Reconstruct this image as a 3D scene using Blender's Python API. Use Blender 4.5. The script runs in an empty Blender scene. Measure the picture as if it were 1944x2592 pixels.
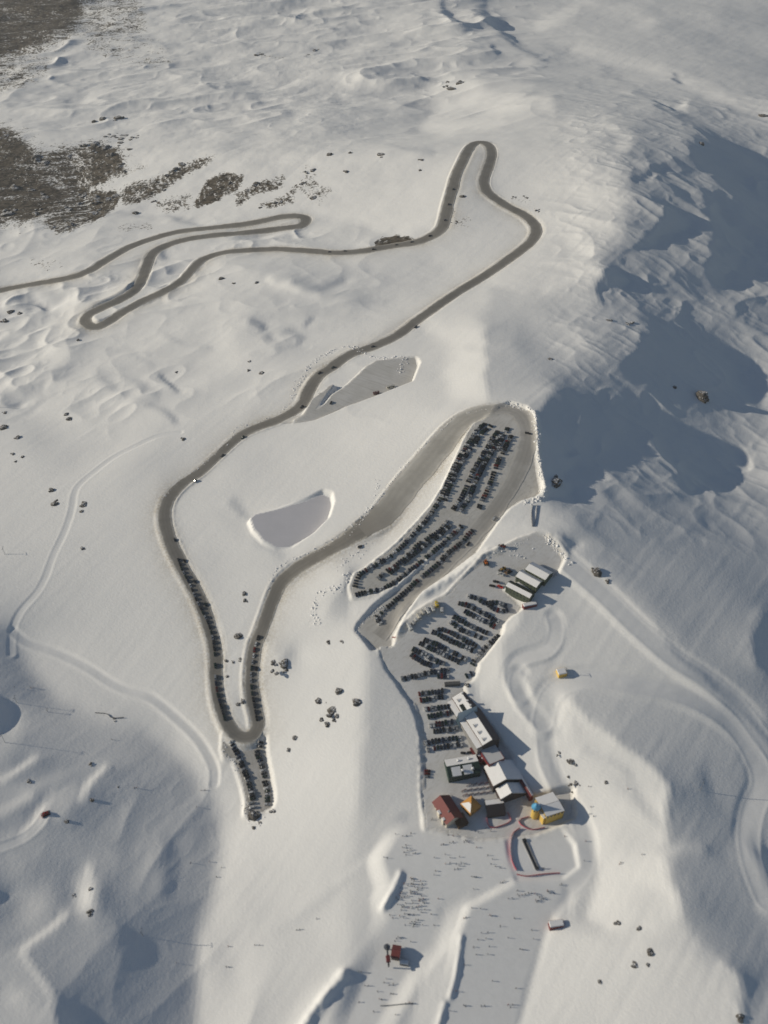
import bpy, bmesh, math, random
import numpy as np
R=math.radians
sc=bpy.context.scene; col=sc.collection
# ------------------------------------------------------------------ camera maths (photo is 1944 x 2592)
W,H=1944.0,2592.0; FOC=2543.0; CAMZ=664.0; PITCH=R(42)
cp,sp=math.cos(PITCH),math.sin(PITCH)
SUN_EL=R(17.5); SUNAZ_DEG=4; HAZE=.00005
def ray(u,v):
    a=(np.asarray(u,float)-W/2)/FOC; b=(np.asarray(v,float)-H/2)/FOC
    return a, cp-b*sp, -sp-b*cp
def unproj(u,v,z):
    dx,dy,dz=ray(u,v); t=(np.asarray(z,float)-CAMZ)/dz
    return dx*t, dy*t
def proj(x,y,z):
    zz=z-CAMZ; d=y*cp-zz*sp; b=(-zz*cp-y*sp)
    d=np.maximum(d,30.0)
    return W/2+FOC*x/d, H/2+FOC*b/d
# crop helper: coordinates read off an enlarged crop of the photo -> photo pixels
def K(x0,y0,f,pts): return [(x0+p[0]/f,y0+p[1]/f) for p in pts]
F=1659/1944.0
def c0(*p): return K(0,0,F,p)
def c1(*p): return K(0,0,1.659,p)
def c2(*p): return K(944,0,1.659,p)
def c3(*p): return K(0,800,1.659,p)
def c4(*p): return K(944,800,1.659,p)
def c5(*p): return K(0,1600,1.659,p)
def c6(*p): return K(944,1600,1.659,p)
def c7(*p): return K(1400,250,3.05,p)
def cA(*p): return K(880,1020,2.765,p)
def cC(*p): return K(1020,1640,3.318,p)
def cE(*p): return K(1000,1480,4.1475,p)
def cQ(*p): return K(380,1280,5.03,p)
def cS(*p): return K(500,1860,6.38,p)
def cR(*p): return K(380,1250,2.602,p)
def cG(*p): return K(900,2080,2.514,p)
# ------------------------------------------------------------------ slope map: rise to the right, chosen so the shape carries light and shade
US,VS=-600,-260; ST=4
NU,NV=int((3144)/ST),int((3200)/ST)
uu,vv=np.meshgrid(US+ST*(np.arange(NU)+.5),VS+ST*(np.arange(NV)+.5))
def blur(a,s):
    if s<=0: return a
    r=int(3*s)+1; k=np.exp(-.5*(np.arange(-r,r+1)/s)**2); k/=k.sum()
    p=np.pad(a,r,mode='edge')
    p=sum(k[i]*p[i:i+a.shape[0],:] for i in range(2*r+1))
    return sum(k[i]*p[:,i:i+a.shape[1]] for i in range(2*r+1))
def inpoly(X,Y,P):
    c=np.zeros(X.shape,bool); n=len(P)
    for i in range(n):
        x1,y1=P[i]; x2,y2=P[(i+1)%n]
        if y1==y2: continue
        m=((y1>Y)!=(y2>Y))&(X<(x2-x1)*(Y-y1)/(y2-y1)+x1)
        c^=m
    return c
def segd(X,Y,a,b):
    dx,dy=b[0]-a[0],b[1]-a[1]; L=dx*dx+dy*dy+1e-9
    t=np.clip(((X-a[0])*dx+(Y-a[1])*dy)/L,0,1)
    return np.hypot(X-a[0]-t*dx,Y-a[1]-t*dy),t
T=np.full(uu.shape,.10)
def poly(P,s,soft=10,a=1.0):
    global T
    x0=min(p[0] for p in P)-4*soft; x1=max(p[0] for p in P)+4*soft
    y0=min(p[1] for p in P)-4*soft; y1=max(p[1] for p in P)+4*soft
    i0,i1=np.clip([int((x0-US)/ST),int((x1-US)/ST)+1],0,NU); j0,j1=np.clip([int((y0-VS)/ST),int((y1-VS)/ST)+1],0,NV)
    m=inpoly(uu[j0:j1,i0:i1],vv[j0:j1,i0:i1],P).astype(float)
    m=blur(m,soft/ST)*a
    T[j0:j1,i0:i1]=T[j0:j1,i0:i1]*(1-m)+s*m
def line(P,s,r=12,a=1.0):
    global T
    for k in range(1):
        D=np.full(T.shape,1e9)
        for p,q in zip(P[:-1],P[1:]):
            d,_=segd(uu,vv,p,q); D=np.minimum(D,d)
        m=np.exp(-(D/r)**2*1.2)*a
        T=T*(1-m)+s*m
def blob(c,rx,ry,s,a=1.0,rot=0):
    global T
    u,v=c; C_,S_=math.cos(R(rot)),math.sin(R(rot))
    du,dv=uu-u,vv-v; p=(du*C_+dv*S_)/rx; q=(-du*S_+dv*C_)/ry
    m=np.exp(-(p*p+q*q))*a
    T=T*(1-m)+s*m
# --- wide areas first (values: rise per metre towards the right; 0.3 faces the sun, below -0.3 turns away from it)
poly(c0((-600,-260),(2800,-260),(2800,320),(900,325),(300,310),(-600,330)),.045,30)
poly(c0((1050,-260),(2800,-260),(2800,330),(1300,330),(1060,260),(1000,100)),.015,40)
poly(c0((1290,250),(1500,215),(2800,230),(2800,1700),(1659,1560),(1500,1430),(1380,1320),(1230,1180),(1160,1000),(1150,880),(1050,870),(1045,700),(1180,660),(1290,600),(1330,500),(1360,420),(1330,330)),-.165,24)
poly(c0((1050,700),(1180,660),(1300,640),(1320,700),(1250,800),(1160,870),(1060,870)),-.03,16)
poly(c0((150,330),(950,330),(1010,320),(980,420),(940,490),(850,510),(650,455),(350,480),(200,470)),.29,9)
poly(c0((1060,310),(1290,330),(1340,430),(1330,500),(1290,590),(1180,650),(1060,680),(1060,600),(1160,500),(1060,400)),.17,16)
blob(c0((1230,430))[0],120,50,.27,.9)
blob(c0((1060,610))[0],60,40,.26,.8)
poly(c0((0,480),(350,500),(500,500),(830,540),(950,520),(1050,600),(880,700),(640,880),(440,990),(340,1080),(0,1000)),.12,16)
poly(c0((0,980),(340,960),(350,1100),(440,1350),(480,1560),(500,1620),(430,1640),(330,1530),(230,1480),(60,1370),(-600,1330),(-600,960)),.22,14)
poly(c0((370,1090),(600,900),(1000,880),(880,1040),(770,1150),(590,1250),(540,1500),(480,1500),(440,1300)),.22,12)
poly(c0((600,1290),(700,1180),(760,1200),(700,1330),(790,1350),(830,1440),(905,1560),(910,1700),(900,1760),(600,1900),(500,1800),(570,1700),(560,1400)),.30,10)
poly(c0((530,1780),(880,1760),(860,1850),(620,2050),(500,2000),(470,1800)),.14,25)
poly(c0((550,2000),(800,1870),(860,1860),(800,2000),(620,2130),(560,2212),(600,2500),(450,2500),(480,2100)),.13,20)
# lower left mass
poly(c5((-900,0),(40,0),(120,150),(250,300),(420,370),(560,400),(700,480),(820,600),(880,700),(930,860),(900,1000),(850,1200),(820,1646),(800,2100),(-900,2100)),-.26,18)
poly(c5((390,1100),(560,1150),(660,1300),(680,1646),(700,2000),(300,2000),(400,1400)),-.28,22)
poly(c5((500,500),(700,600),(850,850),(830,1200),(700,1300),(560,1100),(500,700)),-.24,30)
poly(c5((-300,1250),(90,1330),(240,1590),(300,1700),(-300,1900)),-.10,8)
line(c5((110,1330),(180,1280),(280,1180)),.13,9); line(c5((95,1335),(130,1420),(240,1580)),.10,9)
poly(c5((-200,150),(40,280),(110,450),(0,560),(-200,560)),-.10,14)
poly(c5((-60,250),(15,290),(60,370),(62,400),(20,430),(-60,450)),-.5,4)
line(c5((0,690),(150,640),(260,590),(380,560)),-.16,16); line(c5((60,830),(0,870)),-.14,20)
line(c5((0,620),(70,580),(150,530)),.10,9); line(c5((0,740),(120,690)),.08,14)
line(c5((430,560),(380,610),(350,660),(345,700)),.15,9); line(c5((250,690),(190,730),(150,770)),.20,11); line(c5((170,780),(100,840)),.17,13)
poly(c5((180,680),(300,640),(340,660),(300,740),(240,800),(210,760)),-.10,8)
poly(c5((690,840),(735,870),(760,980),(745,1070),(705,1130),(680,1090),(672,960)),-.36,7)
poly(c5((500,1180),(600,1290),(632,1330),(605,1395),(530,1390),(480,1300)),-.38,8)
poly(c5((-80,1050),(0,1060),(70,1085),(15,1125),(-80,1160)),-.5,3)
poly(c5((235,1565),(320,1600),(350,1650),(380,1750),(290,1750)),-.5,3)
blob(c5((360,1110))[0],26,48,.33,.95,-8); blob(c5((370,1000))[0],10,22,.25,.8); blob(c5((440,1080))[0],18,40,-.32,.9); blob(c5((150,1150))[0],50,60,.04,.6); blob(c5((50,980))[0],40,40,-.14,.8)
blob(c5((60,1540))[0],30,20,.12); blob(c5((865,1440))[0],14,90,.14); blob(c5((1060,1500))[0],40,80,.12,.8); blob(c5((940,1400))[0],36,60,-.06,.7)
blob(c5((1380,1260))[0],50,40,.20,.8); blob(c5((1290,900))[0],160,60,.18,.6); blob(c5((1060,1150))[0],60,50,.03,.6)
# mid left undulations
line(c3((430,290),(500,320),(560,290),(650,330)),-.13,14); line(c3((620,370),(690,400),(740,450)),-.22,10); line(c3((680,250),(740,300)),-.3,7)
blob(c3((560,310))[0],60,14,.22,.8,10); blob(c3((480,370))[0],140,24,.28,.9,10); blob(c3((160,300))[0],70,14,.26,.8,8)
blob(c3((150,500))[0],70,40,-.02,.8,20); blob(c3((330,560))[0],100,40,.05,.7,-20); blob(c3((640,620))[0],90,50,.06,.8,-30)
line(c3((0,380),(75,382)),-.35,5); line(c3((0,300),(160,330)),.0,12)
line(c3((1060,10),(1110,50)),-.2,9); line(c3((1130,100),(1200,60),(1290,90),(1270,125),(1180,140)),-.08,9); blob(c3((1165,85))[0],16,10,.3,.9); line(c3((1270,40),(1300,10)),-.15,7)
blob(c3((960,100))[0],40,50,.3,.8,30); line(c3((700,80),(760,110),(880,130)),0,8); line(c3((350,130),(520,140),(640,200)),.02,9)
blob(c3((1080,500))[0],110,60,.13,.7); blob(c3((1050,620))[0],120,40,.11,.8); blob(c3((1350,560))[0],60,60,.17,.6); blob(c3((860,1060))[0],60,50,.14,.6)
line(c3((1000,790),(1050,860),(1080,960),(1180,1010)),.02,14); blob(c3((1000,900))[0],50,20,.10,.6,45)
poly(c1((1000,1090),(1150,1080),(1400,1090),(1659,1100),(1659,1260),(1450,1230),(1250,1180),(1050,1140)),.0,12)
line(c1((1240,1170),(1350,1195),(1440,1180)),-.25,12); blob(c1((1520,1270))[0],50,24,-.1,.8); line(c1((1130,1165),(1260,1215),(1330,1230)),.30,10); line(c1((1060,1340),(1110,1360)),-.2,9)
line(c1((60,1240),(150,1250),(220,1280)),.28,9); line(c1((90,1260),(180,1300)),-.22,13); blob(c1((980,1010))[0],80,10,-.02,.9); blob(c1((1080,1000))[0],50,12,-.14,.9,4)
line(c1((460,905),(700,910),(840,940)),-.04,8); blob(c1((60,1020))[0],70,20,.05,.8); blob(c1((280,1080))[0],80,20,.06,.8)
blob(c1((690,1080))[0],14,10,-.2)
poly(c2((0,1080),(200,1060),(320,1130),(200,1230),(0,1260)),.03,14); blob(c2((60,1170))[0],60,14,-.1,.8)
# shoulder of snow ending in a sharp edge above the shaded valley
poly(c4((210,0),(440,20),(466,60),(470,150),(480,200),(484,350),(330,350),(280,250),(350,150),(200,60)),.30,14)
blob(c4((400,130))[0],40,8,.12,.7)
poly(c4((490,-120),(900,-100),(900,60),(640,120),(490,260),(480,150),(470,40)),.0,10)
poly(c4((466,40),(478,150),(484,350),(560,350),(560,40)),-.03,2)
# top: flat-topped knoll, streaks, gullies
poly(c0((925,175),(990,160),(1050,190),(1120,200),(1195,205),(1195,235),(1100,255),(1040,275),(960,290),(900,280),(935,230)),.27,9)
blob(c0((870,230))[0],30,40,.0,.7); blob(c0((1010,240))[0],80,20,.2,.5)
for P,s,r in (((( 350,255),(500,285),(640,300),(800,300),(930,325)),-.03,9),(((560,230),(700,250),(830,250)),-.04,9),(((420,190),(560,210),(700,200),(880,215)),.0,10),(((1040,15),(1075,60),(1120,95),(1180,130)),-.16,13),
  (((950,15),(1010,60)),-.12,9),(((1180,100),(1290,140),(1400,210),(1445,232)),-.07,9),(((1170,50),(1240,20)),.16,16),(((1250,110),(1400,140),(1530,200),(1659,240)),.13,24),(((1250,0),(1400,40)),.1,20),
  (((1450,60),(1700,150)),-.05,40),(((1570,30),(1800,80)),-.08,30),(((880,130),(1000,110)),.16,22),(((0,250),(200,300),(300,290)),.02,14),(((300,120),(520,110),(700,160)),.12,16),(((540,60),(640,20)),-.02,20),
  (((700,140),(830,70),(960,60)),.15,18),(((760,190),(900,180)),.14,16),(((650,20),(760,40)),.1,18),(((1290,255),(1360,300),(1300,360)),.05,24),(((1420,220),(1480,235)),.12,5)):
    line(c0(*P),s,r)
poly(c2((415,30),(470,45),(525,90),(515,115),(470,105),(455,70)),-.4,3); poly(c2((520,115),(600,170),(605,185),(540,150)),-.4,3)
line(c2((280,28),(330,60),(380,98)),-.3,4); line(c2((500,200),(540,222)),-.35,5); line(c2((1180,430),(1250,460)),-.35,6); line(c2((1265,330),(1290,345)),-.3,5); line(c2((1270,450),(1330,420)),.28,5)
line(c2((1120,600),(1060,680)),-.2,3); line(c2((1150,540),(1350,490),(1480,455)),-.16,4)
# shaded valley on the right, its shadows shaped in as slopes facing away
poly(c7((1020,250),(1200,290),(1450,350),(1600,430),(1700,500),(1900,600),(1900,800),(1680,650),(1550,590),(1400,520),(1480,640),(1659,830),(1900,940),(1900,1000),(1659,960),(1560,950),(1480,900),(1400,780),(1300,680),(1200,560),(1110,520),(1050,400),(1100,330)),-.38,8)
poly(c7((850,845),(900,850),(1050,945),(1020,1055),(880,1060),(800,1120),(770,1160),(620,1175),(530,1270),(500,1290),(590,1165),(740,1050),(825,970),(835,900)),-.5,3)
poly(c7((500,1295),(585,1385),(540,1455),(380,1485),(410,1595),(385,1590),(345,1500),(340,1470),(430,1310)),-.5,3)
poly(c7((1100,690),(1180,720),(1300,850),(1350,970),(1550,1140),(1460,1160),(1470,1210),(1390,1230),(1435,1270),(1430,1320),(1370,1360),(1360,1445),(1300,1440),(1210,1370),(1180,1290),(1220,1200),(1190,1150),(1280,1130),(1230,980),(1230,880),(1180,790)),-.44,4)
poly(c7((740,560),(800,520),(900,500),(860,560),(640,645),(690,735),(630,690),(600,640)),-.4,4)
blob(c7((1340,1180))[0],16,12,-.05); blob(c7((1450,1600))[0],16,20,-.35,.9); line(c7((1520,1530),(1600,1500)),-.3,8); blob(c7((700,700))[0],60,14,-.03,.8,-10)
line(c7((640,720),(780,700),(980,830),(1100,950)),-.09,16); line(c7((1120,1040),(700,1200),(560,1320)),-.11,20,.7); line(c7((1400,950),(1560,1100),(1659,1250)),-.08,16,.8); line(c7((640,1640),(1100,1850),(1350,1950)),-.02,10)
poly(c4((1085,2),(1240,60),(1490,160),(1572,212),(1530,252),(1600,330),(1640,400),(1750,440),(1850,520),(1850,560),(1659,430),(1590,425),(1480,410),(1400,385),(1300,350),(1200,300),(1080,260),(1000,210),(1090,140),(1130,80)),-.40,6)
poly(c4((690,400),(760,300),(850,340),(1000,350),(1150,420),(1300,500),(1420,540),(1480,525),(1555,570),(1558,640),(1500,655),(1430,655),(1400,690),(1360,750),(1290,700),(1200,620),(1080,560),(900,560),(790,560),(850,620),(800,640),(790,670),(720,690),(705,600),(705,520),(690,440)),-.42,5)
blob(c4((1450,560))[0],20,12,-.12,.8); line(c4((1565,575),(1590,640)),.2,8); blob(c4((1400,470))[0],60,10,-.18,.6,20)
poly(c4((735,690),(842,702),(812,752),(702,776)),-.5,3); poly(c4((745,920),(846,955),(805,1012),(760,975)),-.5,3)
blob(c4((1650,250))[0],60,70,.0,.8); blob(c4((1650,650))[0],60,50,-.03,.8); line(c4((1300,1000),(1500,1060),(1659,1100)),-.17,24); line(c4((1400,1300),(1659,1330)),-.18,24)
poly(c6((1585,20),(1640,-80),(1800,-80),(1800,230),(1659,190),(1600,150)),-.45,6)
# right foreground dunes
poly(c6((0,-60),(1180,-40),(1300,110),(1500,280),(1660,420),(2200,900),(2200,2200),(-100,2200),(-100,900)),.02,12)
poly(c4((480,1000),(1180,1427),(900,1500),(600,1427),(560,1250)),.03,10)
poly(c6((420,60),(560,0),(560,150),(590,280),(640,360),(700,500),(700,640),(640,520),(560,330),(520,250),(440,200)),.30,7)
poly(c6((600,250),(640,170),(720,330),(700,350),(680,320)),.2,8)
line(c6((1190,-5),(1290,108),(1400,190),(1500,290),(1600,370),(1700,450)),-.30,8); line(c6((1150,0),(1260,120),(1380,215),(1560,330),(1659,420)),.10,9)
line(c6((1060,215),(1210,228),(1350,250),(1450,290),(1560,365),(1640,450),(1700,520)),-.26,10); line(c6((760,110),(960,180),(1080,210),(1300,240),(1450,300)),.10,10)
poly(c6((770,300),(900,240),(1200,260),(1450,350),(1600,560),(1560,800),(1500,900),(1240,900),(1240,650),(1100,520),(900,400)),-.06,8)
poly(c6((760,270),(830,270),(860,330),(900,390),(1000,455),(1100,515),(1245,650),(1235,740),(1240,880),(1385,903),(1385,920),(1230,940),(1300,1060),(1330,1200),(1000,1250),(900,1200),(950,1000),(920,840),(830,690),(770,560),(740,420),(745,320)),.36,5)
blob(c6((850,400))[0],50,40,.17,.8); line(c6((880,500),(1000,540),(1080,600)),.10,10); line(c6((1080,640),(1200,800)),.12,12); blob(c6((1100,860))[0],80,40,.13,.8); blob(c6((1170,1120))[0],60,50,.16,.8)
poly(c6((1260,930),(1390,910),(1600,1000),(1700,1400),(1560,1560),(1530,1420),(1420,1330),(1330,1230),(1320,1100)),-.17,12)
blob(c6((1410,620))[0],12,34,-.38,.95,-14); blob(c6((1380,590))[0],40,50,-.05,.6); blob(c6((1440,830))[0],30,90,-.12,.8,-10); blob(c6((1400,1190))[0],36,30,-.16,.8); blob(c6((1620,1200))[0],50,120,-.14,.8); blob(c6((1500,560))[0],40,40,-.05,.8)
poly(c6((640,1280),(820,1230),(1000,1300),(1250,1330),(1450,1390),(1530,1450),(1545,1560),(1500,1750),(500,1900),(600,1500)),.29,8)
blob(c6((760,1150))[0],60,40,.2,.8); line(c6((820,1240),(1000,1290),(1180,1270)),.07,12); blob(c6((1180,1240))[0],40,10,.25,.8); line(c6((1545,1480),(1560,1600)),-.2,14)
poly(c6((1600,840),(1620,900),(1670,990),(1760,1120),(1760,1250),(1650,1050),(1606,930)),-.5,4)
poly(c6((420,1140),(200,1700),(560,1700),(700,1250),(800,1100)),-.01,8)
poly(c6((290,1010),(390,1050),(412,1080),(372,1190),(378,1270),(335,1470),(280,1700),(130,1700),(200,1500),(245,1300),(262,1150)),.17,6)
line(c6((240,1160),(235,1330),(180,1500),(110,1646)),-.06,10); line(c6((205,1240),(190,1400),(130,1550)),.16,8)
line(c5((1400,1440),(1300,1540),(1200,1680)),.25,22)
line(c5((1640,900),(1480,1020),(1350,1140),(1180,1260)),.02,16); line(c5((1659,860),(1500,980),(1400,1060)),.2,7)
# bright strips between the terraces of cars
poly(cA((930,150),(840,150),(760,270),(600,470),(460,680),(330,850),(160,1020),(0,1060),(0,1150),(180,1130),(400,970),(530,830),(690,560),(860,240)),.30,4)
poly(cA((800,880),(700,970),(600,1050),(480,1160),(330,1280),(60,1360),(0,1380),(0,1600),(90,1560),(260,1420),(400,1310),(500,1210),(640,1090),(740,1000),(820,885)),.28,3)
poly(cA((1030,840),(950,960),(700,1200),(500,1340),(390,1480),(320,1640),(340,1650),(420,1530),(620,1350),(770,1240),(900,1140),(1060,1050),(1400,900),(1100,850)),.26,3)
poly(cE((1110,430),(1300,280),(1340,250),(1310,400),(1150,600),(1060,820),(1090,1000),(1080,1150),(960,1240),(900,1100),(830,1010),(830,900),(960,720)),.30,4)
poly(cA((1,1200),(60,1180),(50,1300),(20,1340),(-40,1340)),-.3,4)
poly(cC((860,380),(960,520),(1100,700),(1180,900),(1240,1150),(1270,1200),(1130,1230),(930,930),(900,800),(800,620),(740,400),(620,260)),.25,6)
blob(c5((1215,105))[0],24,30,-.08,.95); blob(c5((1180,70))[0],12,12,.1,.8)
RNG=np.random.default_rng(5)
T0=T.copy()

T=T0
poly(c6((1245,655),(1400,660),(1560,800),(1500,890),(1385,903),(1242,880),(1237,740)),-.12,4)
line(c6((770,290),(860,330),(900,395),(1000,460),(1100,520),(1180,590),(1235,645)),.42,8)
line(c6((1240,880),(1300,890),(1380,903)),.40,6)
line(c6((960,1010),(1120,1010),(1240,1060),(1300,1130)),.38,12); poly(c6((1250,1000),(1330,1010),(1420,1200),(1340,1230),(1310,1130)),-.12,6)
line(c6((1440,1380),(1520,1440),(1545,1540),(1540,1600)),.36,7)
blob(c6((800,380))[0],16,60,.42,.9,-12); blob(c6((1010,620))[0],60,26,.30,.6,35); blob(c6((1100,700))[0],70,20,.08,.6,40)
T0=T.copy()
T=T0
for P,s_,r,a in ((c4((700,420),(900,420),(1200,480),(1450,600)),-.26,40,.7),(c4((900,240),(1150,250),(1400,330)),-.26,34,.6),(c4((760,620),(950,640),(1200,760),(1500,900)),-.21,50,.5),(c7((1250,560),(1450,720),(1659,860)),-.21,18,.5),(c4((1200,900),(1500,1050),(1800,1200)),-.25,60,.6),
   (c7((700,1500),(1000,1650),(1300,1900)),-.24,50,.6),(c4((620,120),(800,260),(760,400)),-.22,40,.6),(c6((1300,40),(1500,180),(1700,330)),-.2,50,.5),(c5((560,1000),(620,1150),(560,1300)),-.16,50,.6),(c5((0,760),(60,830),(20,960)),-.16,36,.6)):
    Told=T.copy(); line(P,s_,r,a); T=np.minimum(Told,T)
T0=T.copy()
# ------------------------------------------------------------------ value noise in metres
def hsh(i,j,s):
    n=(i.astype(np.int64)*374761393+j.astype(np.int64)*668265263+s*974634777)&0x7fffffff
    n=((n^(n>>13))*1274126177)&0x7fffffff
    return ((n^(n>>16))&0xffff)/32767.5-1
def vn(x,y,w,s):
    X,Y=x/w,y/w; i,j=np.floor(X),np.floor(Y); fx,fy=X-i,Y-j
    fx=fx*fx*(3-2*fx); fy=fy*fy*(3-2*fy)
    a,b,c,d=hsh(i,j,s),hsh(i+1,j,s),hsh(i,j+1,s),hsh(i+1,j+1,s)
    return (a+(b-a)*fx)*(1-fy)+(c+(d-c)*fx)*fy
# ------------------------------------------------------------------ terrain height: fit the slopes over the real ground plan (4 m grid)
GX0,GX1,GY0,GY1,GD=-1900.,1900.,-100.,3700.,4.
gx=np.arange(GX0,GX1,GD); gy=np.arange(GY0,GY1,GD); GXX,GYY=np.meshgrid(gx,gy)
def samp(A,u,v):
    i=np.clip((u-US)/ST-.5,0,NU-1.001); j=np.clip((v-VS)/ST-.5,0,NV-1.001)
    i0=i.astype(int); j0=j.astype(int); fi=i-i0; fj=j-j0
    return (A[j0,i0]*(1-fi)+A[j0,i0+1]*fi)*(1-fj)+(A[j0+1,i0]*(1-fi)+A[j0+1,i0+1]*fi)*fj
def smooth01(t): t=np.clip(t,0,1); return t*t*(3-2*t)
kx=2*np.pi*np.fft.fftfreq(len(gx),GD)[None,:]; ky=2*np.pi*np.fft.fftfreq(len(gy),GD)[:,None]
MU=(2*np.pi/9000)**2; LAM=.3
den=kx**2+LAM*ky**2+MU
win=smooth01((GXX-GX0)/500)*smooth01((GX1-GXX)/500)*smooth01((GYY-GY0)/200)*smooth01((GY1-GYY)/500)
# wind-shaped streaks, stronger on the far and left ground
warp=60*vn(GXX,GYY,240,3)
st=vn(GXX*.35+GYY*.1,GYY+warp,38,11)+.6*vn(GXX*.4,GYY+warp*.7,17,12)+.8*vn(GXX,GYY+warp,95,13)
h=np.zeros(GXX.shape); GAIN=1.15
def sm1r(a,s_):
    r=int(3*s_)+1; k=np.exp(-.5*(np.arange(-r,r+1)/s_)**2); k/=k.sum()
    return np.convolve(np.pad(a,r,mode='edge'),k,'valid')
wu=9*vn(GXX,GYY,34,91)+7*vn(GXX,GYY,14,93)+8*vn(GXX,GYY,110,95); wv=5*vn(GXX,GYY,34,92)+4*vn(GXX,GYY,14,94)+6*vn(GXX,GYY,110,96)
for it in range(9):
    u,v=proj(GXX,GYY,h)
    t=samp(T0,u+wu,v+wv)
    amp=.014+.05*smooth01((700-v)/400)*smooth01((1500-u)/500)+.055*smooth01((1000-u)/400)*smooth01((1250-v)/300)*smooth01((v-520)/120)+.03*smooth01((560-u)/300)*smooth01((v-1850)/200)+.022*smooth01((u-1350)/200)
    t=(np.where(t>0,t*1.15,t*1.25)+amp*st)*win
    inside=smooth01((u+500)/300)*smooth01((2450-u)/300)   # the ground beyond the flanks falls away again
    om=win*(1-inside); S=t.sum(1); S=sm1r(S,12); t=t-om*(S/(om.sum(1)+40))[:,None]
    tx=np.fft.fft2(t)
    hn=np.real(np.fft.ifft2(-1j*kx*tx/den))
    um,vm=1130,1650
    xm,ym=unproj(um,vm,0.); z0=hn[int((ym-GY0)/GD),int((xm-GX0)/GD)]
    hn=np.clip(hn-z0,-260,190)
    h=hn if it==0 else .45*h+.55*hn
def g4(x,y):
    i=np.clip((np.asarray(x,float)-GX0)/GD,0,len(gx)-1.001); j=np.clip((np.asarray(y,float)-GY0)/GD,0,len(gy)-1.001)
    i0=i.astype(int); j0=j.astype(int); fi=i-i0; fj=j-j0
    return (h[j0,i0]*(1-fi)+h[j0,i0+1]*fi)*(1-fj)+(h[j0+1,i0]*(1-fi)+h[j0+1,i0+1]*fi)*fj
def hit(u,v,g,n=40):
    z=np.zeros(np.shape(u))+0.
    for k in range(n):
        x,y=unproj(u,v,z); z=.5*z+.5*g(x,y)
    return x,y,z
print('height range',h.min(),h.max(), 'resid', np.abs(hn-h).max())
# ------------------------------------------------------------------ roads, tracks and terraces laid on that ground
def catmull(P,step=6.0):
    P=np.array(P,float); out=[]
    Q=np.vstack([2*P[0]-P[1],P,2*P[-1]-P[-2]])
    for i in range(1,len(Q)-2):
        p0,p1,p2,p3=Q[i-1],Q[i],Q[i+1],Q[i+2]
        n=max(2,int(np.hypot(*(p2-p1)[:2])/step))
        for k in range(n):
            t=k/n
            out.append(.5*((2*p1)+(-p0+p2)*t+(2*p0-5*p1+4*p2-p3)*t*t+(-p0+3*p1-3*p2+p3)*t**3))
    out.append(P[-1]); return np.array(out)
def sm1(a,s):
    r=int(3*s)+1; k=np.exp(-.5*(np.arange(-r,r+1)/s)**2); k/=k.sum()
    return np.convolve(np.pad(a,r,mode='edge'),k,'valid')
def path(px,step=3.0,zs=6.0,g=g4):
    P=catmull(px,8.0); x,y,z=hit(P[:,0],P[:,1],g)
    # resample evenly in metres
    d=np.r_[0,np.cumsum(np.hypot(np.diff(x),np.diff(y)))]; n=max(4,int(d[-1]/step)); q=np.linspace(0,d[-1],n)
    x=sm1(np.interp(q,d,x),1.2); y=sm1(np.interp(q,d,y),1.2); z=sm1(np.interp(q,d,z),zs)
    return np.c_[x,y,z]
ROADS=[]  # name, path, halfwidth list
A1=c1((-60,1240),(0,1225),(100,1203),(280,1168),(370,1138),(450,1090),(540,1040),(640,1003),(760,972),(900,957),(1050,938),(1160,915),(1230,907),(1275,912),(1284,928),(1262,948),(1200,957),(1130,965),(1000,978),(860,993),(760,1012),(690,1037),(640,1065),(620,1110),(600,1165),(570,1215),(500,1262),(420,1300),(372,1325),(358,1350),(378,1372),(425,1368),(520,1310),(600,1262),(700,1215),(770,1168),(815,1120),(860,1088),(940,1062),(1050,1052),(1160,1047),(1300,1055),(1400,1062),(1520,1055))
A1+=c2((40,1040),(100,1030),(180,1018),(240,995),(283,965),(300,930),(315,860),(335,790),(350,735),(375,680),(400,630),(425,605),(465,600),(490,615),(498,650),(485,700),(466,760),(474,800),(510,832),(570,870),(630,900),(672,935),(688,968),(665,1012),(610,1060),(540,1110),(460,1165),(360,1225),(270,1285),(180,1350),(100,1410))
A1+=c3((1560,132),(1470,162),(1400,210),(1335,255),(1298,310),(1265,375),(1180,430),(1080,468),(1010,503),(920,582),(840,655),(770,700),(715,758),(692,820),(700,900),(735,990),(775,1070),(820,1150),(860,1240),(888,1330))
A1+=c5((898,30),(907,110),(908,200),(920,290),(950,375),(980,425),(1020,448),(1060,440),(1082,405),(1080,350),(1062,280),(1055,200),(1062,110),(1080,30))
A1+=c3((1080,1370),(1110,1290),(1142,1200),(1175,1125),(1235,1068),(1330,1012),(1440,948),(1530,890))
A1+=c4((30,850),(90,780),(160,690),(240,600),(310,510),(370,450),(430,415),(500,396),(530,392))
roadA=path(A1)
def hw(pts,vals,P):  # half width from photo rows: interpolate over path fraction by nearest key
    d=np.r_[0,np.cumsum(np.hypot(np.diff(P[:,0]),np.diff(P[:,1])))]
    ks=[]; 
    for (u,v) in pts:
        U,V=proj(P[:,0],P[:,1],P[:,2]); ks.append(d[np.argmin((U-u)**2+(V-v)**2)])
    o=np.argsort(ks); return np.interp(d,np.array(ks)[o],np.array(vals)[o])
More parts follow.
